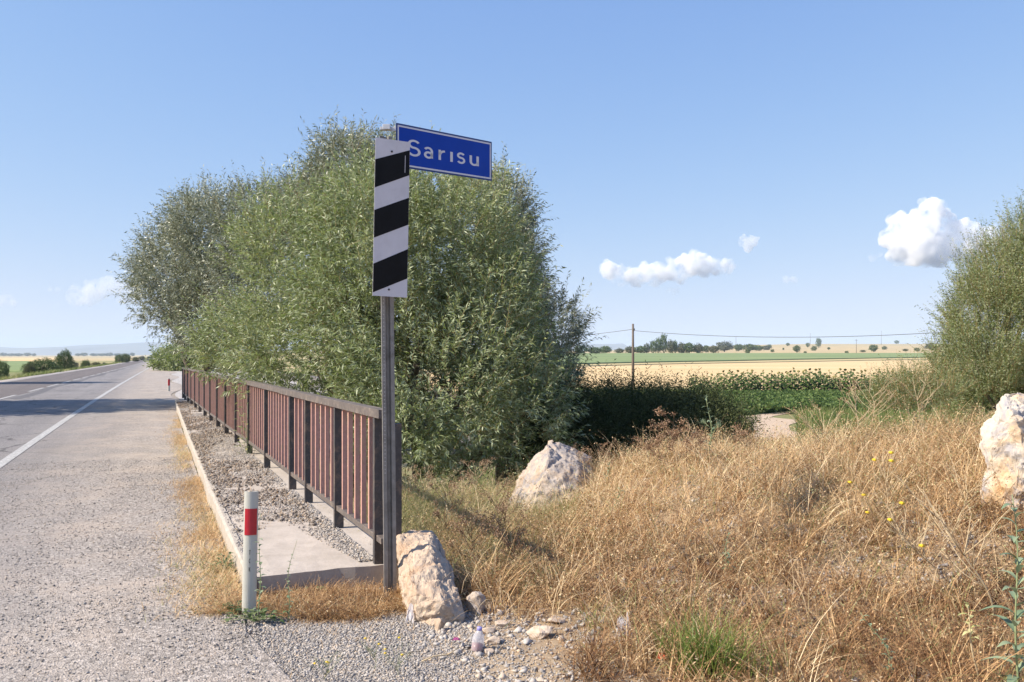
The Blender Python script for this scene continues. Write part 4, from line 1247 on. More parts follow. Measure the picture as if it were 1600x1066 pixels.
for (px, yt, yb, w, kd, mt, lab, Y) in [
    (0, 561, 594, 30, 'big', m_far1, "dark green bush cut by the left edge of the photo", 84),
    (66, 558, 587, 50, 'big', m_far1, "widest green bush on the left roadside", 100),
    (101, 546, 582, 26, 'big', m_far1, "tall dark tree at the right end of the widest roadside bush", 108),
    (46, 563, 586, 22, 'big', m_far3, "lighter green lobe-shaped bush at the left end of the widest roadside bush", 96),
    (117, 560, 577, 12, 'bush', m_far2, "small silvery shrub just right of the tall dark roadside tree", 118),
    (134, 558, 573, 18, 'big', m_far1, "round dark green bush right of the silvery shrub", 132),
    (151, 561, 570, 14, 'bush', m_far3, "low green bush right of the round dark roadside bush", 150),
    (163, 562, 568, 7, 'bush', m_far2, "tiny grey shrub farther along the left verge", 165),
    (186, 552, 565, 15, 'big', m_far1, "dark tree, left one of the distant pair beside the road", 210),
    (197, 552, 565, 14, 'big', m_far1, "dark tree, right one of the distant pair beside the road", 214),
    (213, 557, 564, 12, 'bush', m_far3, "olive bush beyond the distant pair of trees by the road", 260),
    (222, 555, 562, 9, 'bush', m_far2, "grey bush nearest the vanishing point of the road", 330)]:
    far_tree("bush" if kd == 'bush' or 'bush' in lab else "tree", lab, px, yt, yb, w, kd, mt, G3, Y, .8)
G4 = "tiny trees on the left skyline"
for k, (px, w) in enumerate([(6, 9), (17, 8), (29, 12), (43, 9), (53, 5), (122, 7), (131, 9), (147, 10), (160, 12), (171, 9), (184, 10), (196, 11), (207, 6)]):
    far_tree("tree", "tiny dark tree in the line on the far left skyline", px, 551.0 if k % 3 else 550, 555.5, w, 'round', m_far2, G4, 2400)

# ================================================================== SUNFLOWER ROW
m_sfl = mat_leaf("sunflower_leaves", [(0, (.045, .085, .022)), (.5, (.085, .14, .035)), (1, (.15, .20, .06))], .6, .25, .25)
m_sfh = mat_plain("sunflower_head", (.22, .19, .06), .8, 0, .4, 20)
def sunflower_meshes(seed):
    r_ = np.random.default_rng(seed); P = []; D = []; Ls = []
    H = 1.75 + .3 * r_.random()
    for k in range(20):
        z = H * (.20 + .74 * k / 20); a = k * 2.4
        P.append((0, 0, z)); D.append((math.cos(a), math.sin(a), .22 - .2 * r_.random())); Ls.append(.46 - .16 * k / 20)
    P = np.array(P); D = unit(np.array(D)); Ls = np.array(Ls)
    up = np.array([0, 0, 1.]); S = unit(np.cross(D, up)); N = np.cross(S, D)
    stalk = P + D * .10
    m = stalk + D * Ls[:, None] * .45 + N * .05; e = stalk + D * Ls[:, None] * .9 - up * Ls[:, None] * .35
    l = m + S * Ls[:, None] * .33 - up * .03; r = m - S * Ls[:, None] * .33 - up * .03
    V = np.stack([stalk, l, m, r, e], 1).reshape(-1, 3); b0 = np.arange(len(P)) * 5
    T = np.concatenate([np.stack([b0, b0 + 1, b0 + 2], 1), np.stack([b0, b0 + 2, b0 + 3], 1), np.stack([b0 + 1, b0 + 4, b0 + 2], 1), np.stack([b0 + 2, b0 + 4, b0 + 3], 1)])
    lo = mesh_np("leaves", V, T, m_sfl, None, np.tile(r_.random(len(P)), 4), k=3)
    bm = bmesh.new(); bm_tube(bm, [(0, 0, 0), (0, 0, H * .6), (.02, 0, H)], [.018, .014, .010], 6); so = mesh_bm("stem", bm, m_sfl)
    bm = bmesh.new(); bmesh.ops.create_cone(bm, cap_ends=True, segments=12, radius1=.10, radius2=.06, depth=.05, matrix=Matrix.Translation((.06, 0, H + .02)) @ Matrix.Rotation(math.radians(60), 4, 'Y')); ho = mesh_bm("flower_head", bm, m_sfh)
    out = [o.data for o in (lo, so, ho)]
    for o in (lo, so, ho): bpy.data.objects.remove(o)
    return out
SF = [sunflower_meshes(s_) for s_ in (1, 2, 3)]
nsf = 0
for row in range(3):
    for k in range(66):
        px = 1078 + (1478 - 1078) * (k + random.uniform(-.4, .4) + .33 * row) / 66
        if px < 1130 and random.random() < .35: continue
        Y = 66.5 + row * 1.3 + random.uniform(-.3, .3); X = (px - 800) / F * Y
        root = thing("sunflower_plant", "leafy green sunflower plant in the tall crop row at the edge of the wheat field", "sunflower", (X, Y, float(hgt(X, Y))), random.uniform(0, 6.3), "sunflowers in the tall crop row")
        s_ = random.uniform(.62, 1.15) * (.8 if px < 1120 else 1); root.scale = (s_ * 1.15, s_ * 1.15, s_)
        for nm, me in zip(("leaves", "stem", "flower_head"), SF[nsf % 3]): put(nm, me, root)
        nsf += 1
# ================================================================== GRASS, STRAW, GRAVEL
m_straw = mat_leaf("dry_straw", [(0, (.13, .062, .026)), (.25, (.32, .175, .080)), (.5, (.53, .335, .160)), (.75, (.69, .485, .26)), (.95, (.80, .65, .42)), (1, (.30, .32, .12))], .6, .22, .3)
m_chaff = mat_leaf("dry_seed_heads", [(0, (.14, .07, .035)), (.35, (.36, .205, .105)), (.65, (.58, .395, .22)), (.9, (.76, .60, .38)), (1, (.36, .36, .18))], .75, .2, .15)
m_grass = mat_leaf("green_grass", [(0, (.07, .11, .025)), (.4, (.15, .20, .05)), (.7, (.26, .28, .09)), (.88, (.44, .38, .18)), (1, (.55, .44, .25))], .5, .3, .3)
m_weed = mat_leaf("weed_leaves", [(0, (.05, .085, .03)), (.5, (.11, .16, .06)), (1, (.20, .24, .11))], .55, .25, .3)

def blades(P, H, Wd, lean, curl, nseg=3, az=None):
    """Curved tapering blades rooted at P. Returns vertices and quads."""
    n = len(P)
    H = np.broadcast_to(H, (n,)); Wd = np.broadcast_to(Wd, (n,))
    a = rng.random(n) * 2 * np.pi if az is None else az
    th = np.abs(lean * (.35 + .9 * rng.random(n)))
    cu = curl * (.2 + 1.2 * rng.random(n))
    h = np.stack([np.cos(a), np.sin(a), np.zeros(n)], 1)
    a2 = a + np.pi / 2 + rng.normal(size=n) * .5
    S = np.stack([np.cos(a2), np.sin(a2), np.zeros(n)], 1)
    pts = [P.copy()]; cur = P.copy(); drift = (rng.normal(size=(n, 1)) * .5) * S
    for k in range(nseg):
        ang = th + cu * (k + .5) / nseg
        d = h * np.sin(ang)[:, None] + np.array([0, 0, 1.]) * np.cos(ang)[:, None] + drift * ((k + 1) / nseg) * .5
        cur = cur + d * (H / nseg)[:, None]
        pts.append(cur.copy())
    V = []
    for k, q in enumerate(pts):
        w = (Wd * .5 * (1 - .85 * k / nseg))[:, None]
        V += [q - S * w, q + S * w]
    V = np.stack(V, 1)
    base = np.arange(n)[:, None] * (2 * (nseg + 1))
    Q = np.concatenate([base + np.array([[2 * k, 2 * k + 1, 2 * k + 3, 2 * k + 2]]) for k in range(nseg)], 0)
    return V.reshape(-1, 3), Q, nseg, pts

def grass(name, label, XY, H, Wd, lean, curl, mat, v, nseg=3, z=None, chaff=0, chaff_mat=None, chL=.012):
    X, Y = XY; n = len(X)
    Z = hgt(X, Y) - .01 if z is None else z
    P = np.stack([X, Y, Z], 1)
    V, Q, ns, pts = blades(P, H, Wd, lean, curl, nseg)
    o = mesh_np(name, V, Q, mat, None, np.tile(np.clip(v, 0, 1), ns))
    tag(o, kind="stuff")
    if chaff:
        k = rng.integers(0, n, chaff); f = rng.random(chaff)[:, None] ** .6
        seg = np.array(pts[-2])[k] * (1 - f) + np.array(pts[-1])[k] * f
        seg = seg + rng.normal(size=(chaff, 3)) * .008
        VV, QQ = leaves_geo(seg, rvec(chaff) + np.array([0, 0, .4]), chL * (.5 + rng.random(chaff)), chL * .45)
        o2 = mesh_np(name.replace("grass", "seed_heads") if "grass" in name else name + "_seed_heads", VV, QQ, chaff_mat or m_chaff, None, np.clip(np.asarray(v)[k] + .3 * rng.normal(size=chaff), 0, 1))
        tag(o2, kind="stuff")
    return o

def sample(n, x0, x1, y0, y1, ok, umax=.80):
    xs_, ys_ = [], []; got = 0
    while got < n:
        X = rng.uniform(x0, x1, n * 2); Y = rng.uniform(y0, y1, n * 2)
        k = ok(X, Y) & (X < umax * Y + .8)
        xs_.append(X[k]); ys_.append(Y[k]); got += k.sum()
        if got == 0: break
    return np.concatenate(xs_)[:n], np.concatenate(ys_)[:n]
gedge = lambda X, Y: .5 - (Y - 4.05) * .62 + .30 * (fbm(X, Y, 2.2, 4) - .5) * 2
def clump(X, Y, f, th, seed): return fbm(X, Y, f, seed, 3) + .25 * rng.random(len(X)) > th
bould = lambda X, Y: ((X - .38) / .42) ** 2 + ((Y - 8.35) / .35) ** 2 > 1

# the mound: bushy tufts of dry grass with gaps between them
def tufts(name, C, nb, R, H, Wd, mat, v, lean=.75, curl=1.8, nseg=5, chaff=0, chL=.018, spread=1.0):
    """nb blades out of every tuft centre, leaning outwards; H, v: one value per tuft."""
    n = len(C[0]); k = np.repeat(np.arange(n), nb); m = len(k)
    a = rng.random(m) * 2 * np.pi; r = np.abs(rng.normal(size=m)) * R
    X = C[0][k] + np.cos(a) * r; Y = C[1][k] + np.sin(a) * r
    Hh = H[k] * (.35 + .75 * rng.random(m)) * (1 - .25 * np.minimum(r / R, 2) * .5)
    vv = np.clip(v[k] + .17 * rng.normal(size=m), 0, .95)
    vv = np.where(rng.random(m) < .03, 1., vv)
    P = np.stack([X, Y, hgt(X, Y) - .01], 1)
    V, Q, ns, pts = blades(P, Hh, Wd * (.7 + .8 * rng.random(m) ** 2), lean * (.4 + .7 * np.minimum(r / R, 2)), curl, nseg, az=a + rng.normal(size=m) * .5)
    tag(mesh_np(name, V, Q, mat, None, np.tile(vv, ns)), kind="stuff")
    if chaff:
        kk = rng.integers(0, m, chaff); f = rng.random(chaff)[:, None] ** .6
        seg = np.array(pts[-3])[kk] * (1 - f) + np.array(pts[-1])[kk] * f + rng.normal(size=(chaff, 3)) * .010
        VV, QQ = leaves_geo(seg, rvec(chaff) + np.array([0, 0, .4]), chL * (.4 + rng.random(chaff)), chL * .45)
        tag(mesh_np("seed_heads", VV, QQ, m_chaff, None, np.clip(vv[kk] + .22 * rng.normal(size=chaff), 0, 1)), kind="stuff")
C = sample(5000, -.7, 9.6, 3.7, 10.4, lambda X, Y: (X > gedge(X, Y) + .08) & clump(X, Y, 1.1, .44, 31) & bould(X, Y))
X, Y = C; big = fbm(X, Y, .8, 41, 3); low = sst(6.6, 4.4, Y); kind_ = rng.random(len(X))
H = (.17 + .36 * rng.random(len(X)) ** 1.6) * (.60 + .85 * big)
v = .56 + .9 * (big - .5) + .20 * rng.normal(size=len(X)) - .26 * low + .14 * sst(6.0, 7.6, Y)
v = np.where(kind_ < .16, .12 + .12 * rng.random(len(X)), v)
tufts("dry_grass", C, 29, .055, H, .0050, m_straw, v, chaff=150000)
C = sample(500, .3, 9.0, 3.7, 10.0, lambda X, Y: (X > gedge(X, Y) + .2) & bould(X, Y) & clump(X, Y, .8, .48, 33))
tufts("grey_green_weeds", C, 26, .06, .14 + .2 * rng.random(500), .0042, m_grass, .55 + .3 * rng.random(500), chaff=9000)
# low mat of broken straw beneath
XY = sample(70000, -.9, 9.0, 3.7, 10.6, lambda X, Y: (X > gedge(X, Y) - .06) & bould(X, Y))
X, Y = XY; big = fbm(X, Y, .8, 41, 3)
grass("straw_litter", "", XY, .05 + .10 * rng.random(len(X)), .0045, 1.45, .5, m_straw, .30 + .7 * (big - .5) + .25 * rng.normal(size=len(X)), 2)
# long pale stems arching over the tangle
XY = sample(9000, .2, 8.0, 4.3, 9.6, lambda X, Y: (X > gedge(X, Y) + .3) & clump(X, Y, 1.1, .50, 51) & bould(X, Y))
grass("dry_grass", "", XY, .22 + .32 * rng.random(9000), .0042, .6, 2.0, m_straw, .62 + .3 * rng.random(9000), 7, chaff=26000, chL=.018)
# olive-tan growth between the willow, the slab rock and the boulder
XY = sample(20000, -1.6, 1.1, 5.55, 10.2, lambda X, Y: (X * NX + Y * NY > 1.68) & (X > -.34 * (Y < 5.95) - 9 * (Y >= 5.95)) & (X < .15 + .35 * (Y - 5.5) * .4 + .1) & bould(X, Y) & clump(X, Y, 1.6, .38, 61))
X, Y = XY
grass("mixed_grass", "", XY, (.12 + .28 * rng.random(len(X))) * (.7 + .6 * sst(6, 8, Y)), .0042, .7, 1.6, m_grass, .80 + .14 * (Y < 7.2) + .6 * (fbm(X, Y, 1.3, 63) - .5) + .22 * rng.normal(size=len(X)), 4, chaff=36000)
C = sample(620, -1.6, 1.0, 5.7, 10.2, lambda X, Y: (X * NX + Y * NY > 1.70) & (X > -.30 * (Y < 6.0) - 9 * (Y >= 6.0)) & (X < .15 + .14 * (Y - 5.5) + .15) & bould(X, Y))
tufts("mixed_grass", C, 34, .07, .18 + .28 * rng.random(620), .0045, m_grass, .50 + .5 * rng.random(620), chaff=20000)
C = sample(420, -.62, .9, 5.45, 7.6, lambda X, Y: (X * NX + Y * NY > 1.78) & ~((X < -.28) & (Y < 5.95)) & (X < .2 + .3 * (Y - 5.4)))
tufts("brown_weeds", C, 30, .055, .14 + .22 * rng.random(420), .0042, m_straw, .16 + .42 * rng.random(420), chaff=22000)
# straw along the kerb, lying flat
S = rng.uniform(5.4, 27, 26000) ** 1.0; S = 5.4 + (S - 5.4) * rng.random(26000) ** .7
wd = .36 + .30 * (fbm(S, S * 0, .45, 71) - .4) - .1 * sst(10, 16, S)
T = .545 - np.abs(rng.normal(size=26000)) * wd * .42
keep = clump(S, T * 3, 1.1, .53, 73); S, T = S[keep], T[keep]
X, Y = ST(S, T)
grass("kerb_straw", "", (X, Y), .03 + .09 * rng.random(len(X)), .0045, 1.25, .7, m_straw, .70 + .5 * (fbm(S, T, .9, 77) - .5) + .18 * rng.normal(size=len(X)), 3, z=np.full(len(X), .004), chaff=9000)
# straw heap at the foot of the footway's end
XY = sample(19000, -1.85, -.55, 5.02, 5.62, lambda X, Y: (X * DX + Y * DY < 5.66) & (X * NX + Y * NY > .33) & (Y > 5.08 + .12 * np.sin(X * 7) + .05 * np.sin(X * 23)))
X, Y = XY
grass("straw_heap", "", XY, .05 + .15 * rng.random(len(X)), .0045, 1.1, 1.3, m_straw, .30 + .5 * (fbm(X, Y, 3, 81) - .5) + .18 * rng.normal(size=len(X)) + .2 * (Y < 5.3), 3, chaff=12000)
# sparse straw over the gravel
XY = sample(2600, -1.3, 1.2, 4.1, 5.4, lambda X, Y: (X * NX + Y * NY > .62) & clump(X, Y, 2.0, .50, 83))
grass("scattered_straw", "", XY, .03 + .07 * rng.random(2600), .003, 1.5, .2, m_straw, .5 + .3 * rng.random(2600), 2)
# stream bed and far bank
XY = sample(60000, -1.5, 19, 10.2, 30, lambda X, Y: (X * NX + Y * NY > 3.2) & clump(X, Y, .5, .42, 91), .72)
X, Y = XY; mid = fbm(X, Y, .3, 93, 3)
right = sst(.22, .42, X / Y)
grass("bank_grass", "", XY, (.25 + .45 * rng.random(len(X))) * (.5 + .35 * right + .3 * mid), .010 + .006 * rng.random(len(X)), .35, .8, m_grass, .38 + .9 * (mid - .5) + .32 * right * rng.random(len(X)) + .15 * rng.normal(size=len(X)), 4)
# tall green and tan weeds on the right beyond the crest
XY = sample(20000, 2.6, 8.6, 8.2, 12.5, lambda X, Y: (X / Y > .30) & clump(X, Y, 1.2, .46, 95), .62)
X, Y = XY
grass("tall_grass", "", XY, (.14 + .30 * rng.random(len(X)) ** 1.5) * (.6 + .35 * sst(.33, .5, X / Y)), .0055, .45, 1.3, m_grass, .60 + .35 * rng.normal(size=len(X)) * .6 + .3 * (fbm(X, Y, .9, 97) - .5), 5, chaff=30000, chL=.02)
# fields beyond: rough grass
XY = sample(52000, -6, 46, 30, 73, lambda X, Y: (X / Y > .02) & ~((X / Y > .262) & (X / Y < .345) & (Y < 46.5)) & clump(X, Y, .2, .40, 98) & ~((X / Y > .25) & (Y > 46)), .66)
X, Y = XY
grass("meadow_grass", "", XY, .3 + .5 * rng.random(len(X)), .03, .35, .8, m_grass, .35 + .8 * (fbm(X, Y, .1, 99) - .5) + .15 * rng.normal(size=len(X)), 3)
# low crop leaves
n = 42000
U = rng.uniform(.25, .61, n); Yf = rng.uniform(46, 66, n)
P = np.stack([U * Yf, Yf, hgt(U * Yf, Yf) + .30 + .14 * rng.random(n)], 1)
V, Q = leaves_geo(P, rvec(n) * .8 + np.array([0, 0, .3]), .22, .15)
tag(mesh_np("crop_leaves", V, Q, m_sfl, None, rng.random(n)), kind="stuff")
# left verge
S = 24 + 216 * rng.random(60000) ** 1.3; T = -9.9 - np.abs(rng.normal(size=60000)) * 2.4 + .5 * (fbm(S, S * 0, .2, 101) - .5)
X, Y = ST(S, T)
grass("verge_grass", "", (X, Y), (.15 + .35 * rng.random(len(X))) * (.5 + fbm(S, T, .15, 103)), .014 + .00030 * S, .4, .9, m_grass, .52 + .8 * (fbm(S, T, .12, 105) - .5) + .15 * rng.normal(size=len(X)), 3)

# ---- stones
def stones(name, X, Y, Z, size, mat, v):
    """Many small angular stones in one mesh: each a squashed, jittered octahedron with 8 faces."""
    n = len(X)
    o = np.array([[1, 0, 0], [0, 1, 0], [-1, 0, 0], [0, -1, 0], [0, 0, 1], [0, 0, -1]], float)
    F8 = np.array([[0, 1, 4], [1, 2, 4], [2, 3, 4], [3, 0, 4], [1, 0, 5], [2, 1, 5], [3, 2, 5], [0, 3, 5]])
    a = rng.random(n) * 6.28; c_, s_ = np.cos(a), np.sin(a)
    V = o[None] * (1 + .35 * rng.normal(size=(n, 6, 1))) + .22 * rng.normal(size=(n, 6, 3))
    V = V * np.stack([np.ones(n), .6 + .4 * rng.random(n), .45 + .35 * rng.random(n)], 1)[:, None, :] * size[:, None, None] * .5
    x = V[..., 0] * c_[:, None] - V[..., 1] * s_[:, None]; y = V[..., 0] * s_[:, None] + V[..., 1] * c_[:, None]
    V = np.stack([x + X[:, None], y + Y[:, None], V[..., 2] + (Z + size * .12)[:, None]], -1).reshape(-1, 3)
    T = (np.arange(n)[:, None, None] * 6 + F8[None]).reshape(-1, 3)
    ob = mesh_np(name, V, T, mat, None, np.repeat(np.clip(v, 0, 1), 8), k=3)
    return tag(ob, kind="stuff")
def stone_mat(name, stops):
    m, nt, b = new_mat(name)
    col = ramp(nt, attr(nt, "v").outputs["Fac"], stops)
    col = mixc(nt, ramp(nt, ntex(nt, 160, 4, .7, position(nt)), [(.4, 0.), (.8, .5)]), col, (.16, .14, .12))
    nt.links.new(col, b.inputs["Base Color"]); b.inputs["Roughness"].default_value = .9
    return m
m_grav = stone_mat("gravel_stones", [(0, (.11, .10, .093)), (.3, (.24, .218, .20)), (.62, (.36, .33, .305)), (.88, (.50, .46, .42)), (1, (.54, .41, .29))])
m_clod = stone_mat("soil_clods", [(0, (.08, .065, .055)), (.4, (.18, .15, .125)), (.8, (.33, .27, .22)), (1, (.46, .37, .28))])
# gravel patch in front
XY = sample(42000, -1.9, 1.6, 3.7, 5.6, lambda X, Y: (X * NX + Y * NY > .47 + .08 * np.sin(Y * 9)) & (X < gedge(X, Y) + .25) & ((X * DX + Y * DY) < 5.6) & clump(X, Y, 2.5, .36, 111) & (rng.random(len(X)) > .80 * sst(-.5, 0., X)))
X, Y = XY
stones("gravel", X, Y, hgt(X, Y), .008 + .015 * rng.random(len(X)) ** 2.2, m_grav, .2 + .8 * rng.random(len(X)))
n = 2600
S = 1.8 + 4.1 * rng.random(n); T = .52 + .10 * np.sin(S * 2.1) + .07 * np.sin(S * 5.3) + .05 * rng.normal(size=n)
X, Y = ST(S, T)
stones("edge_gravel", X, Y, np.full(n, -.002), .008 + .018 * rng.random(n) ** 2, m_grav, .1 + .9 * rng.random(n))
# loose chippings on the shoulder
n = 60000
S = 2.2 + 12 * rng.random(n) ** 1.6; T = .5 - 2.6 * rng.random(n) ** 1.5
keep = clump(S, T * 2, 1.2, .55, 113) | (rng.random(n) < .25); S, T = S[keep], T[keep]
X, Y = ST(S, T)
stones("loose_chippings", X, Y, np.full(len(X), .005), .005 + .015 * rng.random(len(X)) ** 3, m_grav, .1 + .9 * rng.random(len(X)))
# gravel and debris on the footway
n = 46000
S = 5.8 + 22 * rng.random(n) ** 1.25; q = rng.random(n)
f_line = 1.48 - (S - 5.74) * .017
T = f_line - .02 - .85 * q ** 1.5
dens = fbm(S, T * 2.2, .9, 117, 4)
bare = (S < 7.6) & (T < f_line - .12 - .16 * (S - 5.7)) & (T > .66)
keep = (T > .60) & (T < 1.60) & (dens + .2 * rng.random(n) > np.where(bare, .80, .50)); S, T = S[keep], T[keep]
X, Y = ST(S, T)
stones("footway_gravel", X, Y, np.full(len(X), .147), .009 + .018 * rng.random(len(X)) ** 1.8, m_grav, .35 + .65 * rng.random(len(X)))
n = 15000
S = 7.2 + 22 * rng.random(n) ** 1.1; T = .60 + .75 * rng.random(n) ** 1.2
keep = clump(S, T * 2, 1.1, .58, 121); S, T = S[keep], T[keep]
X, Y = ST(S, T)
stones("footway_clods", X, Y, np.full(len(X), .150), .012 + .040 * rng.random(len(X)) ** 3, m_clod, rng.random(len(X)))
grass("footway_straw", "", (X[::2] + .02, Y[::2]), .02 + .06 * rng.random(len(X[::2])), .005, 1.3, .6, m_straw, .25 + .5 * rng.random(len(X[::2])), 2, z=np.full(len(X[::2]), .150))
# clods and stones on the mound's bare spots and by the rocks
XY = sample(9000, -.6, 3.5, 3.8, 8.6, lambda X, Y: (X > gedge(X, Y) - .7) & clump(X, Y, 1.5, .55, 125))
X, Y = XY
stones("soil_clods", X, Y, hgt(X, Y), .010 + .045 * rng.random(len(X)) ** 3, m_grav, .55 + .45 * rng.random(len(X)))

# ================================================================== SINGLE WEEDS AND PLANTS
m_stalk = mat_plain("dry_stalk", (.50, .39, .24), .8, 0, .25, 20)
m_bstalk = mat_plain("brown_stalk", (.20, .12, .07), .85, 0, .3, 20)
m_gstalk = mat_plain("green_stalk", (.24, .28, .14), .6, 0, .2, 20)
m_glauc = mat_leaf("glaucous_leaves", [(0, (.13, .19, .11)), (.5, (.20, .27, .16)), (1, (.30, .36, .22))], .5, .2, .4)
m_yell = mat_leaf("yellow_leaves", [(0, (.45, .47, .18)), (1, (.64, .60, .30))], .5, .3, .3)
m_flower = mat_plain("yellow_flower", (.72, .50, .03), .6)
m_umbel = mat_leaf("brown_umbel", [(0, (.16, .09, .05)), (.5, (.30, .19, .12)), (1, (.46, .33, .22))], .8, .15, .1)
def stem_curve(bx, by, H, leanx, leany, n=10, wob=.02, r_=None):
    r_ = r_ or random
    pts = []
    for i in range(n + 1):
        u = i / n
        pts.append(Vector((leanx * u ** 1.5 + wob * math.sin(u * 7 + bx * 9), leany * u ** 1.5 + wob * math.cos(u * 6), H * u)))
    return pts
def big_leaf(V, F_, VV, base, d, L, Wd, r_, v, fold=.18, droop=.3):
    """A lance-shaped leaf of 10 quads with a raised midrib line."""
    d = d.normalized(); up = Vector((0, 0, 1)); s = d.cross(up)
    if s.length < .1: s = Vector((1, 0, 0))
    s.normalize(); n_ = s.cross(d)
    b0 = len(V)
    for i in range(6):
        u = i / 5; w = Wd * .5 * math.sin(math.pi * (.04 + .93 * u) ** .8) if 0 < i < 5 else Wd * .06
        c = base + d * L * u + n_ * (.08 * L * math.sin(u * math.pi)) - up * droop * L * u * u
        V += [c - s * w + n_ * w * fold * 2, c, c + s * w + n_ * w * fold * 2]
    for i in range(5):
        a = b0 + i * 3
        F_ += [(a, a + 1, a + 4, a + 3), (a + 1, a + 2, a + 5, a + 4)]; VV += [v, v]
def weed(name, label, px, pyb, Y, H, leanx=0, leany=0, stalk=None, r=.006, leaf=None, leafspec=None, branches=0, blen=.2, heads=None, seed=1, group=None, rot=0, wob=.015, umbel_n=24, zoff=0):
    """A plant with a stem, optional side branches, lance leaves and flower or seed heads."""
    r_ = random.Random(seed); c = W(px, pyb, Y); z = float(hgt(c.x, c.y)) + zoff; stalk = stalk or m_stalk
    root = thing(name, label, "plant" if name != "grass_tuft" else "grass tuft", (c.x, c.y, z), rot, group)
    pts = stem_curve(c.x, c.y, H, leanx, leany, 12, wob)
    bm = bmesh.new(); bm_tube(bm, pts, [r * (1 - .7 * i / 12) for i in range(13)], 6)
    tips = [(pts[-1], (pts[-1] - pts[-2]).normalized())]; groups = [[0]]
    for k in range(branches):
        u = r_.uniform(.3, .95); i = int(u * 11); a = r_.uniform(0, 6.28)
        b0 = pts[i]; d = Vector((math.cos(a), math.sin(a) * .8, r_.uniform(.3, 1.1))).normalized(); L = blen * r_.uniform(.5, 1.2) * (1.2 - .5 * u)
        q = [b0, b0 + d * L * .5 + Vector((0, 0, .1 * L)), b0 + d * L * .8 + Vector((0, 0, .28 * L)), b0 + d * L + Vector((0, 0, .35 * L))]
        bm_tube(bm, q, [r * .6, r * .45, r * .3, r * .2], 5)
        groups.append([len(tips), len(tips) + 1, len(tips) + 2, len(tips) + 3]); tips.append((q[-1], (q[-1] - q[-2]).normalized()))
        for j in range(3):
            d2 = (d + Vector((r_.uniform(-.8, .8), r_.uniform(-.8, .8), r_.uniform(0, .6)))).normalized(); s0 = q[1].lerp(q[3], r_.random())
            e = s0 + d2 * L * .4; bm_tube(bm, [s0, s0.lerp(e, .5), e], [r * .35, r * .25, r * .15], 4); tips.append((e, d2))
    mesh_bm("stem", bm, stalk, root)
    if leaf and leafspec:
        n, L, Wd, u0, u1 = leafspec; V, F_, VV = [], [], []
        for k in range(n):
            u = u0 + (u1 - u0) * k / n; i = min(int(u * 12), 11); b0 = pts[i].lerp(pts[i + 1], u * 12 - i); a = k * 2.4 + seed
            d = Vector((math.cos(a), math.sin(a), r_.uniform(.1, 1.0))); big_leaf(V, F_, VV, b0, d, L * r_.uniform(.7, 1.15) * (1.1 - .5 * u), Wd * (1.1 - .45 * u), r_, r_.random())
        mesh_np("leaves", np.array([tuple(q) for q in V]), np.array(F_), leaf, root, VV)
    if heads:
        kind, sz = heads[0], heads[1]
        if kind == 'flower':
            for (q, d) in tips[:9:4]:
                bm = bmesh.new(); bmesh.ops.create_icosphere(bm, subdivisions=1, radius=sz, matrix=Matrix.Translation(q))
                for k in range(9):
                    a = k * .7; e = q + Vector((math.cos(a), math.sin(a) * .5, .45 * math.sin(a))) * sz * 1.9
                    bm_tube(bm, [q, e], [sz * .4, sz * .2], 4)
                mesh_bm("flower", bm, m_flower, root)
        else:
            for grp in groups:
                P = []
                for ti in grp:
                    q = tips[ti][0]
                    for k in range(umbel_n): P.append(tuple(q + Vector((r_.gauss(0, 1), r_.gauss(0, 1), r_.gauss(0, .6))) * sz))
                P = np.array(P); V, Q = leaves_geo(P, rvec(len(P)) + np.array([0, 0, .6]), sz * .9, sz * .45)
                mesh_np("seed_head", V, Q, heads[2] if len(heads) > 2 else m_umbel, root, rng.random(len(P)))
    return root
# green lance-leaved plant at the right edge, close to the viewer
weed("leafy_weed", "tall grey-green plant with long pale-veined leaves at the right edge, lower corner", 1592, 1066, 3.75, .98, -.03, 0, m_gstalk, .006, m_glauc, (30, .155, .040, .05, .98), seed=3)
weed("leafy_weed", "second tall grey-green lance-leaved plant standing just right of the first", 1622, 1066, 3.95, .80, -.02, 0, m_gstalk, .006, m_glauc, (26, .15, .038, .05, .95), seed=8)
weed("leafy_weed", "yellow-green plant with pale lobed top leaves left of the tall lance-leaved plant", 1528, 1066, 3.9, .44, -.06, 0, m_stalk, .006, m_yell, (11, .075, .026, .62, 1.0), seed=5)
weed("leafy_weed", "low trailing green plant in the grass near the bottom edge", 1395, 1040, 4.1, .32, -.12, .05, m_gstalk, .004, m_glauc, (14, .06, .022, .1, 1.0), seed=6)
weed("leafy_weed", "small green-leaved plant alone in the middle of the dry mound", 1136, 872, 5.6, .30, .0, 0, m_gstalk, .004, m_glauc, (14, .065, .022, .1, 1.0), seed=7)
weed("thistle", "grey-green thistle stalk rising above the crest of the mound near the dark bushes", 1110, 705, 7.9, .62, -.02, 0, m_gstalk, .007, m_glauc, (20, .10, .03, .15, 1.0), 3, .1, ('umbel', .012, m_glauc), seed=9)
weed("thistle", "pale grey-green stalk left of the boulder's right end, by the dry stalks", 948, 752, 8.2, .26, .02, 0, m_gstalk, .006, m_glauc, (12, .08, .03, .1, 1.0), seed=10)
weed("thistle", "green leafy stalk on the left part of the mound below the crest", 1206 - 240, 800, 7.2, .22, 0, 0, m_gstalk, .005, m_glauc, (10, .07, .025, .1, 1.0), seed=12)
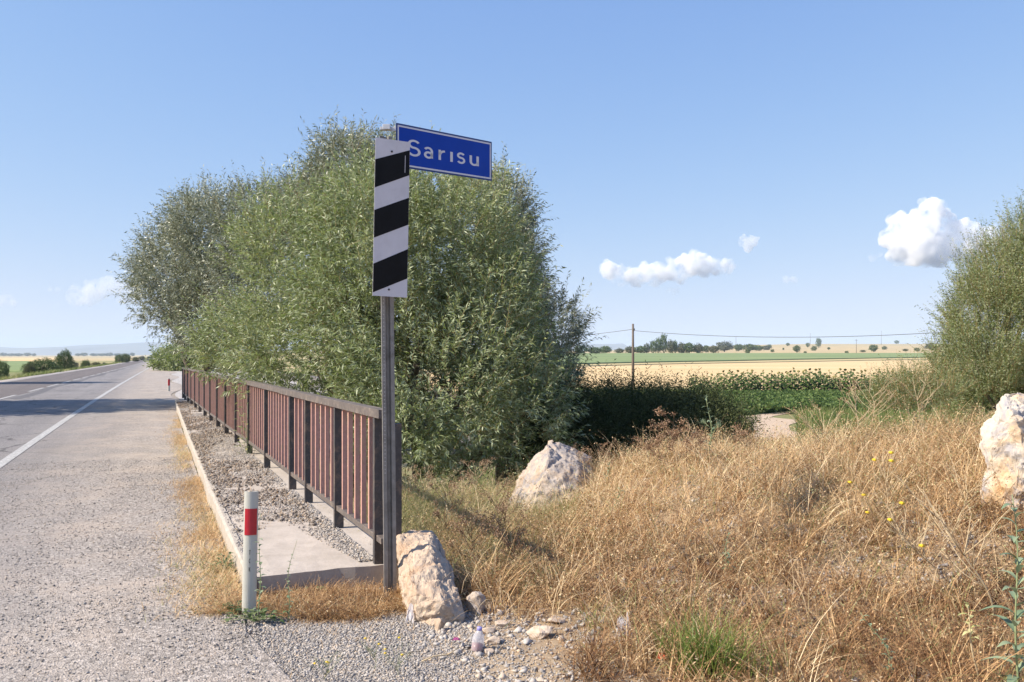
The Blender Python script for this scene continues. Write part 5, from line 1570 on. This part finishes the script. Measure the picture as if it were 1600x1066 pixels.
# dry umbels on the crest
for k, (px, Y, H, lab) in enumerate([(1052, 7.8, .52, "brown dried umbel plant on the crest, left of the thistle stalk"),
                                 (1030, 7.9, .42, "shorter dried umbel plant just left of the brown one on the crest"),
                                 (1075, 7.7, .36, "low dried umbel plant leaning right beside the thistle stalk"),
                                 (1160, 7.8, .26, "pale fluffy seed plant on the crest right of the thistle stalk"),
                                 (1012, 7.9, .34, "thin dried stalks at the left end of the crest plants")]):
    weed("dried_umbel", lab, px, 715, Y, H, random.uniform(-.06, .06), 0, m_bstalk if k < 3 else m_stalk, .004, None, None, 7, .16, ('umbel', .020), 30 + k, None)
for k, (px, pyb, Y, H, lab) in enumerate([(905, 712, 9.0, .38, "dry curved stalk with seed tufts behind the pointed boulder's right shoulder"),
                                         (932, 712, 8.6, .34, "dry stalk with pale tip standing right of the pointed boulder"),
                                         (775, 880, 6.6, .60, "dark brown dead weed with seed clusters between the slab rock and the pointed boulder"),
                                         (792, 890, 6.4, .46, "second dark brown dead weed just right of the tallest dead one"),
                                         (745, 780, 8.3, .55, "straw-coloured branching weed at the foot of the big willow"),
                                         (722, 790, 8.2, .40, "shorter straw-coloured weed left of the branching one at the foot of the willow"),
                                         (700, 850, 7.2, .42, "brown twiggy weed just above the leaning slab rock"),
                                         (738, 905, 6.2, .36, "low dark weed close to the right side of the slab rock"),
                                         (660, 800, 8.4, .46, "thin dead weed between the sign post and the willow's lowest leaves"),
                                         (810, 925, 6.0, .30, "dark broken weed at the left foot of the mound"),
                                         (640, 765, 8.8, .40, "grey dead weed right behind the end post of the railing")]):
    weed("dead_weed", lab, px, pyb, Y, H, random.uniform(-.05, .05), 0, m_bstalk if k in (2, 3, 6, 7, 9) else m_stalk, .0045, None, None, 10, .20, ('umbel', .016), 50 + k, umbel_n=14)
# big dry branching weeds at right
weed("dry_branching_weed", "pale dry branching weed arching left in front of the right boulder", 1552, 905, 4.9, .80, -.42, .1, m_stalk, .0065, None, None, 12, .34, ('umbel', .009, m_chaff), 61, umbel_n=8, wob=.03)
weed("dry_branching_weed", "pale grey branching weed with yellow flowers on the right half of the mound", 1470, 880, 5.3, .46, -.30, .05, m_stalk, .005, None, None, 14, .32, ('flower', .011), 62, wob=.03)
weed("dry_branching_weed", "upright pale dry weed with a yellow flower near the top of the mound's right half", 1385, 790, 6.4, .46, .03, 0, m_stalk, .005, None, None, 9, .22, ('flower', .012), 63)
weed("dry_branching_weed", "low spreading dry weed with small yellow flowers left of the grey branching weed", 1365, 800, 6.1, .26, -.06, 0, m_stalk, .004, None, None, 9, .24, ('flower', .010), 64)
weed("dry_branching_weed", "bleached forked stalk standing left of the right boulder", 1500, 760, 5.9, .40, .06, 0, m_stalk, .005, None, None, 8, .22, ('umbel', .010, m_chaff), 65)
for k, (px, pyb, Y, H, lx, lab) in enumerate([(1330, 700, 8.2, .55, .10, "arching straw stalks at the crest right of the bare-earth patch"),
                                             (1370, 690, 8.6, .60, -.12, "tall leaning straw stalk against the sunflower row"),
                                             (1425, 690, 8.4, .52, .12, "tangled straw stalks below the right willow"),
                                             (1290, 715, 8.0, .34, -.05, "short bleached stalks on the crest right of the bare-earth patch")]):
    weed("dry_branching_weed", lab, px, pyb, Y, H, lx, 0, m_stalk, .005, None, None, 12, .34, ('umbel', .012, m_chaff), 70 + k, umbel_n=8, wob=.03)
# climbing weeds at the delineator and the footway's end
weed("thin_weed", "thin green weed climbing along the right side of the near delineator post", 404, 962, 5.0, .66, .015, 0, m_gstalk, .0035, m_glauc, (22, .045, .024, .05, .80), seed=81, wob=.01)
weed("thin_weed", "thin upright green weed between the near delineator post and the sign post", 448, 962, 5.0, .50, .05, 0, m_gstalk, .0032, m_glauc, (20, .035, .018, .05, .85), seed=82, wob=.012)
def creeper(label, px, py, Y, n, R, seed, mat=m_weed, L=.05, Wd=.03, H=.05):
    r_ = random.Random(seed); c = W(px, py, Y); z = max(float(hgt(c.x, c.y)), .0)
    root = thing("creeping_weed", label, "plant", (c.x, c.y, z)); V, F_, VV = [], [], []; bm = bmesh.new()
    for k in range(n):
        a = r_.uniform(0, 6.28); rr = R * r_.random() ** .7
        b0 = Vector((math.cos(a) * rr, math.sin(a) * rr * .5, r_.uniform(0, H)))
        d = Vector((math.cos(a) + r_.uniform(-.6, .6), math.sin(a) + r_.uniform(-.6, .6), r_.uniform(.1, .9)))
        big_leaf(V, F_, VV, b0, d, L * r_.uniform(.6, 1.2), Wd, r_, r_.random())
        if k % 3 == 0: bm_tube(bm, [Vector((0, 0, 0)), b0 * .5 + Vector((0, 0, .01)), b0], .0018, 4)
    mesh_bm("stem", bm, m_gstalk, root)
    mesh_np("leaves", np.array([tuple(q) for q in V]), np.array(F_), mat, root, VV)
creeper("patch of small green leaves around the foot of the near delineator post", 400, 965, 5.0, 46, .17, 91)
creeper("low green weed on the gravel just left of the near delineator post", 366, 950, 5.15, 26, .10, 92)
creeper("green weed among the kerb straw, the larger tuft farther from the delineator post", 350, 882, 6.15, 40, .14, 93, m_weed, .05, .02, .12)
creeper("small green weed under the lower railing beside the sixth post", 395, 680, 14.9, 30, .2, 94, m_weed, .09, .04, .5)
creeper("sprawling green weed on the footway against the middle of the railing", 388, 700, 12.3, 70, .22, 95, m_willow, .09, .035, .9)
creeper("small green sprig at the top edge of the footway's end", 498, 900, 5.55, 14, .05, 96, m_weed, .035, .02, .04)
# green grass tuft at the bottom
def tuft(label, px, py, Y, n, R, H, seed):
    c = W(px, py, Y); z = float(hgt(c.x, c.y))
    P = np.stack([rng.normal(size=n) * R, rng.normal(size=n) * R * .7, np.zeros(n)], 1)
    V, Q, ns, _ = blades(P, H * (.45 + .65 * rng.random(n)), .0065, .22, .75, 5)
    o = mesh_np("grass_tuft", V, Q, m_tuft, None, np.tile(np.clip(.35 + .25 * rng.normal(size=n), 0, 1), ns), loc=(c.x, c.y, z))
    tag(o, label, "grass tuft")
m_tuft = mat_leaf("fresh_grass", [(0, (.10, .16, .03)), (.5, (.21, .29, .06)), (1, (.42, .46, .16))], .45, .35, .35)
tuft("bright green grass tuft growing out of the dry grass at the bottom edge", 1105, 1072, 4.15, 300, .085, .36, 1)
tuft("smaller green grass tuft just left of the brightest one near the bottom edge", 1060, 1050, 4.35, 110, .07, .24, 2)
tuft("thin green grass tuft right of the brightest one near the bottom edge", 1165, 1075, 4.1, 90, .08, .22, 3)
# small yellow-flowered sprigs in the gravel
for k, (px, py, Y, lab) in enumerate([(585, 1050, 4.25, "wispy grey-green sprig with a yellow flower in the gravel near the bottom edge"),
                                     (620, 1062, 4.15, "second wispy sprig right of the yellow-flowered one in the gravel"),
                                     (508, 1066, 4.1, "tiny yellow-flowered sprig at the bottom edge of the gravel")]):
    weed("small_sprig", lab, px, py, Y, .13 - .02 * k, .02, 0, m_gstalk, .0016, None, None, 14, .09, ('flower', .0045), 100 + k, wob=.006)
# a dead twig by the bottle
bm = bmesh.new(); c = W(690, 1050, 4.4); c.z = float(hgt(c.x, c.y)) + .012
bm_tube(bm, [(-.10, -.06, 0), (-.04, -.02, .012), (.03, .01, .01), (.09, .06, .03)], [.003, .004, .004, .002], 6)
bm_tube(bm, [(.03, .01, .01), (.06, .0, .03)], [.003, .0015], 5)
tag(mesh_bm("twig", bm, m_stalk, None, loc=c), "thin pale twig lying on the gravel just left of the bottle", "twig")
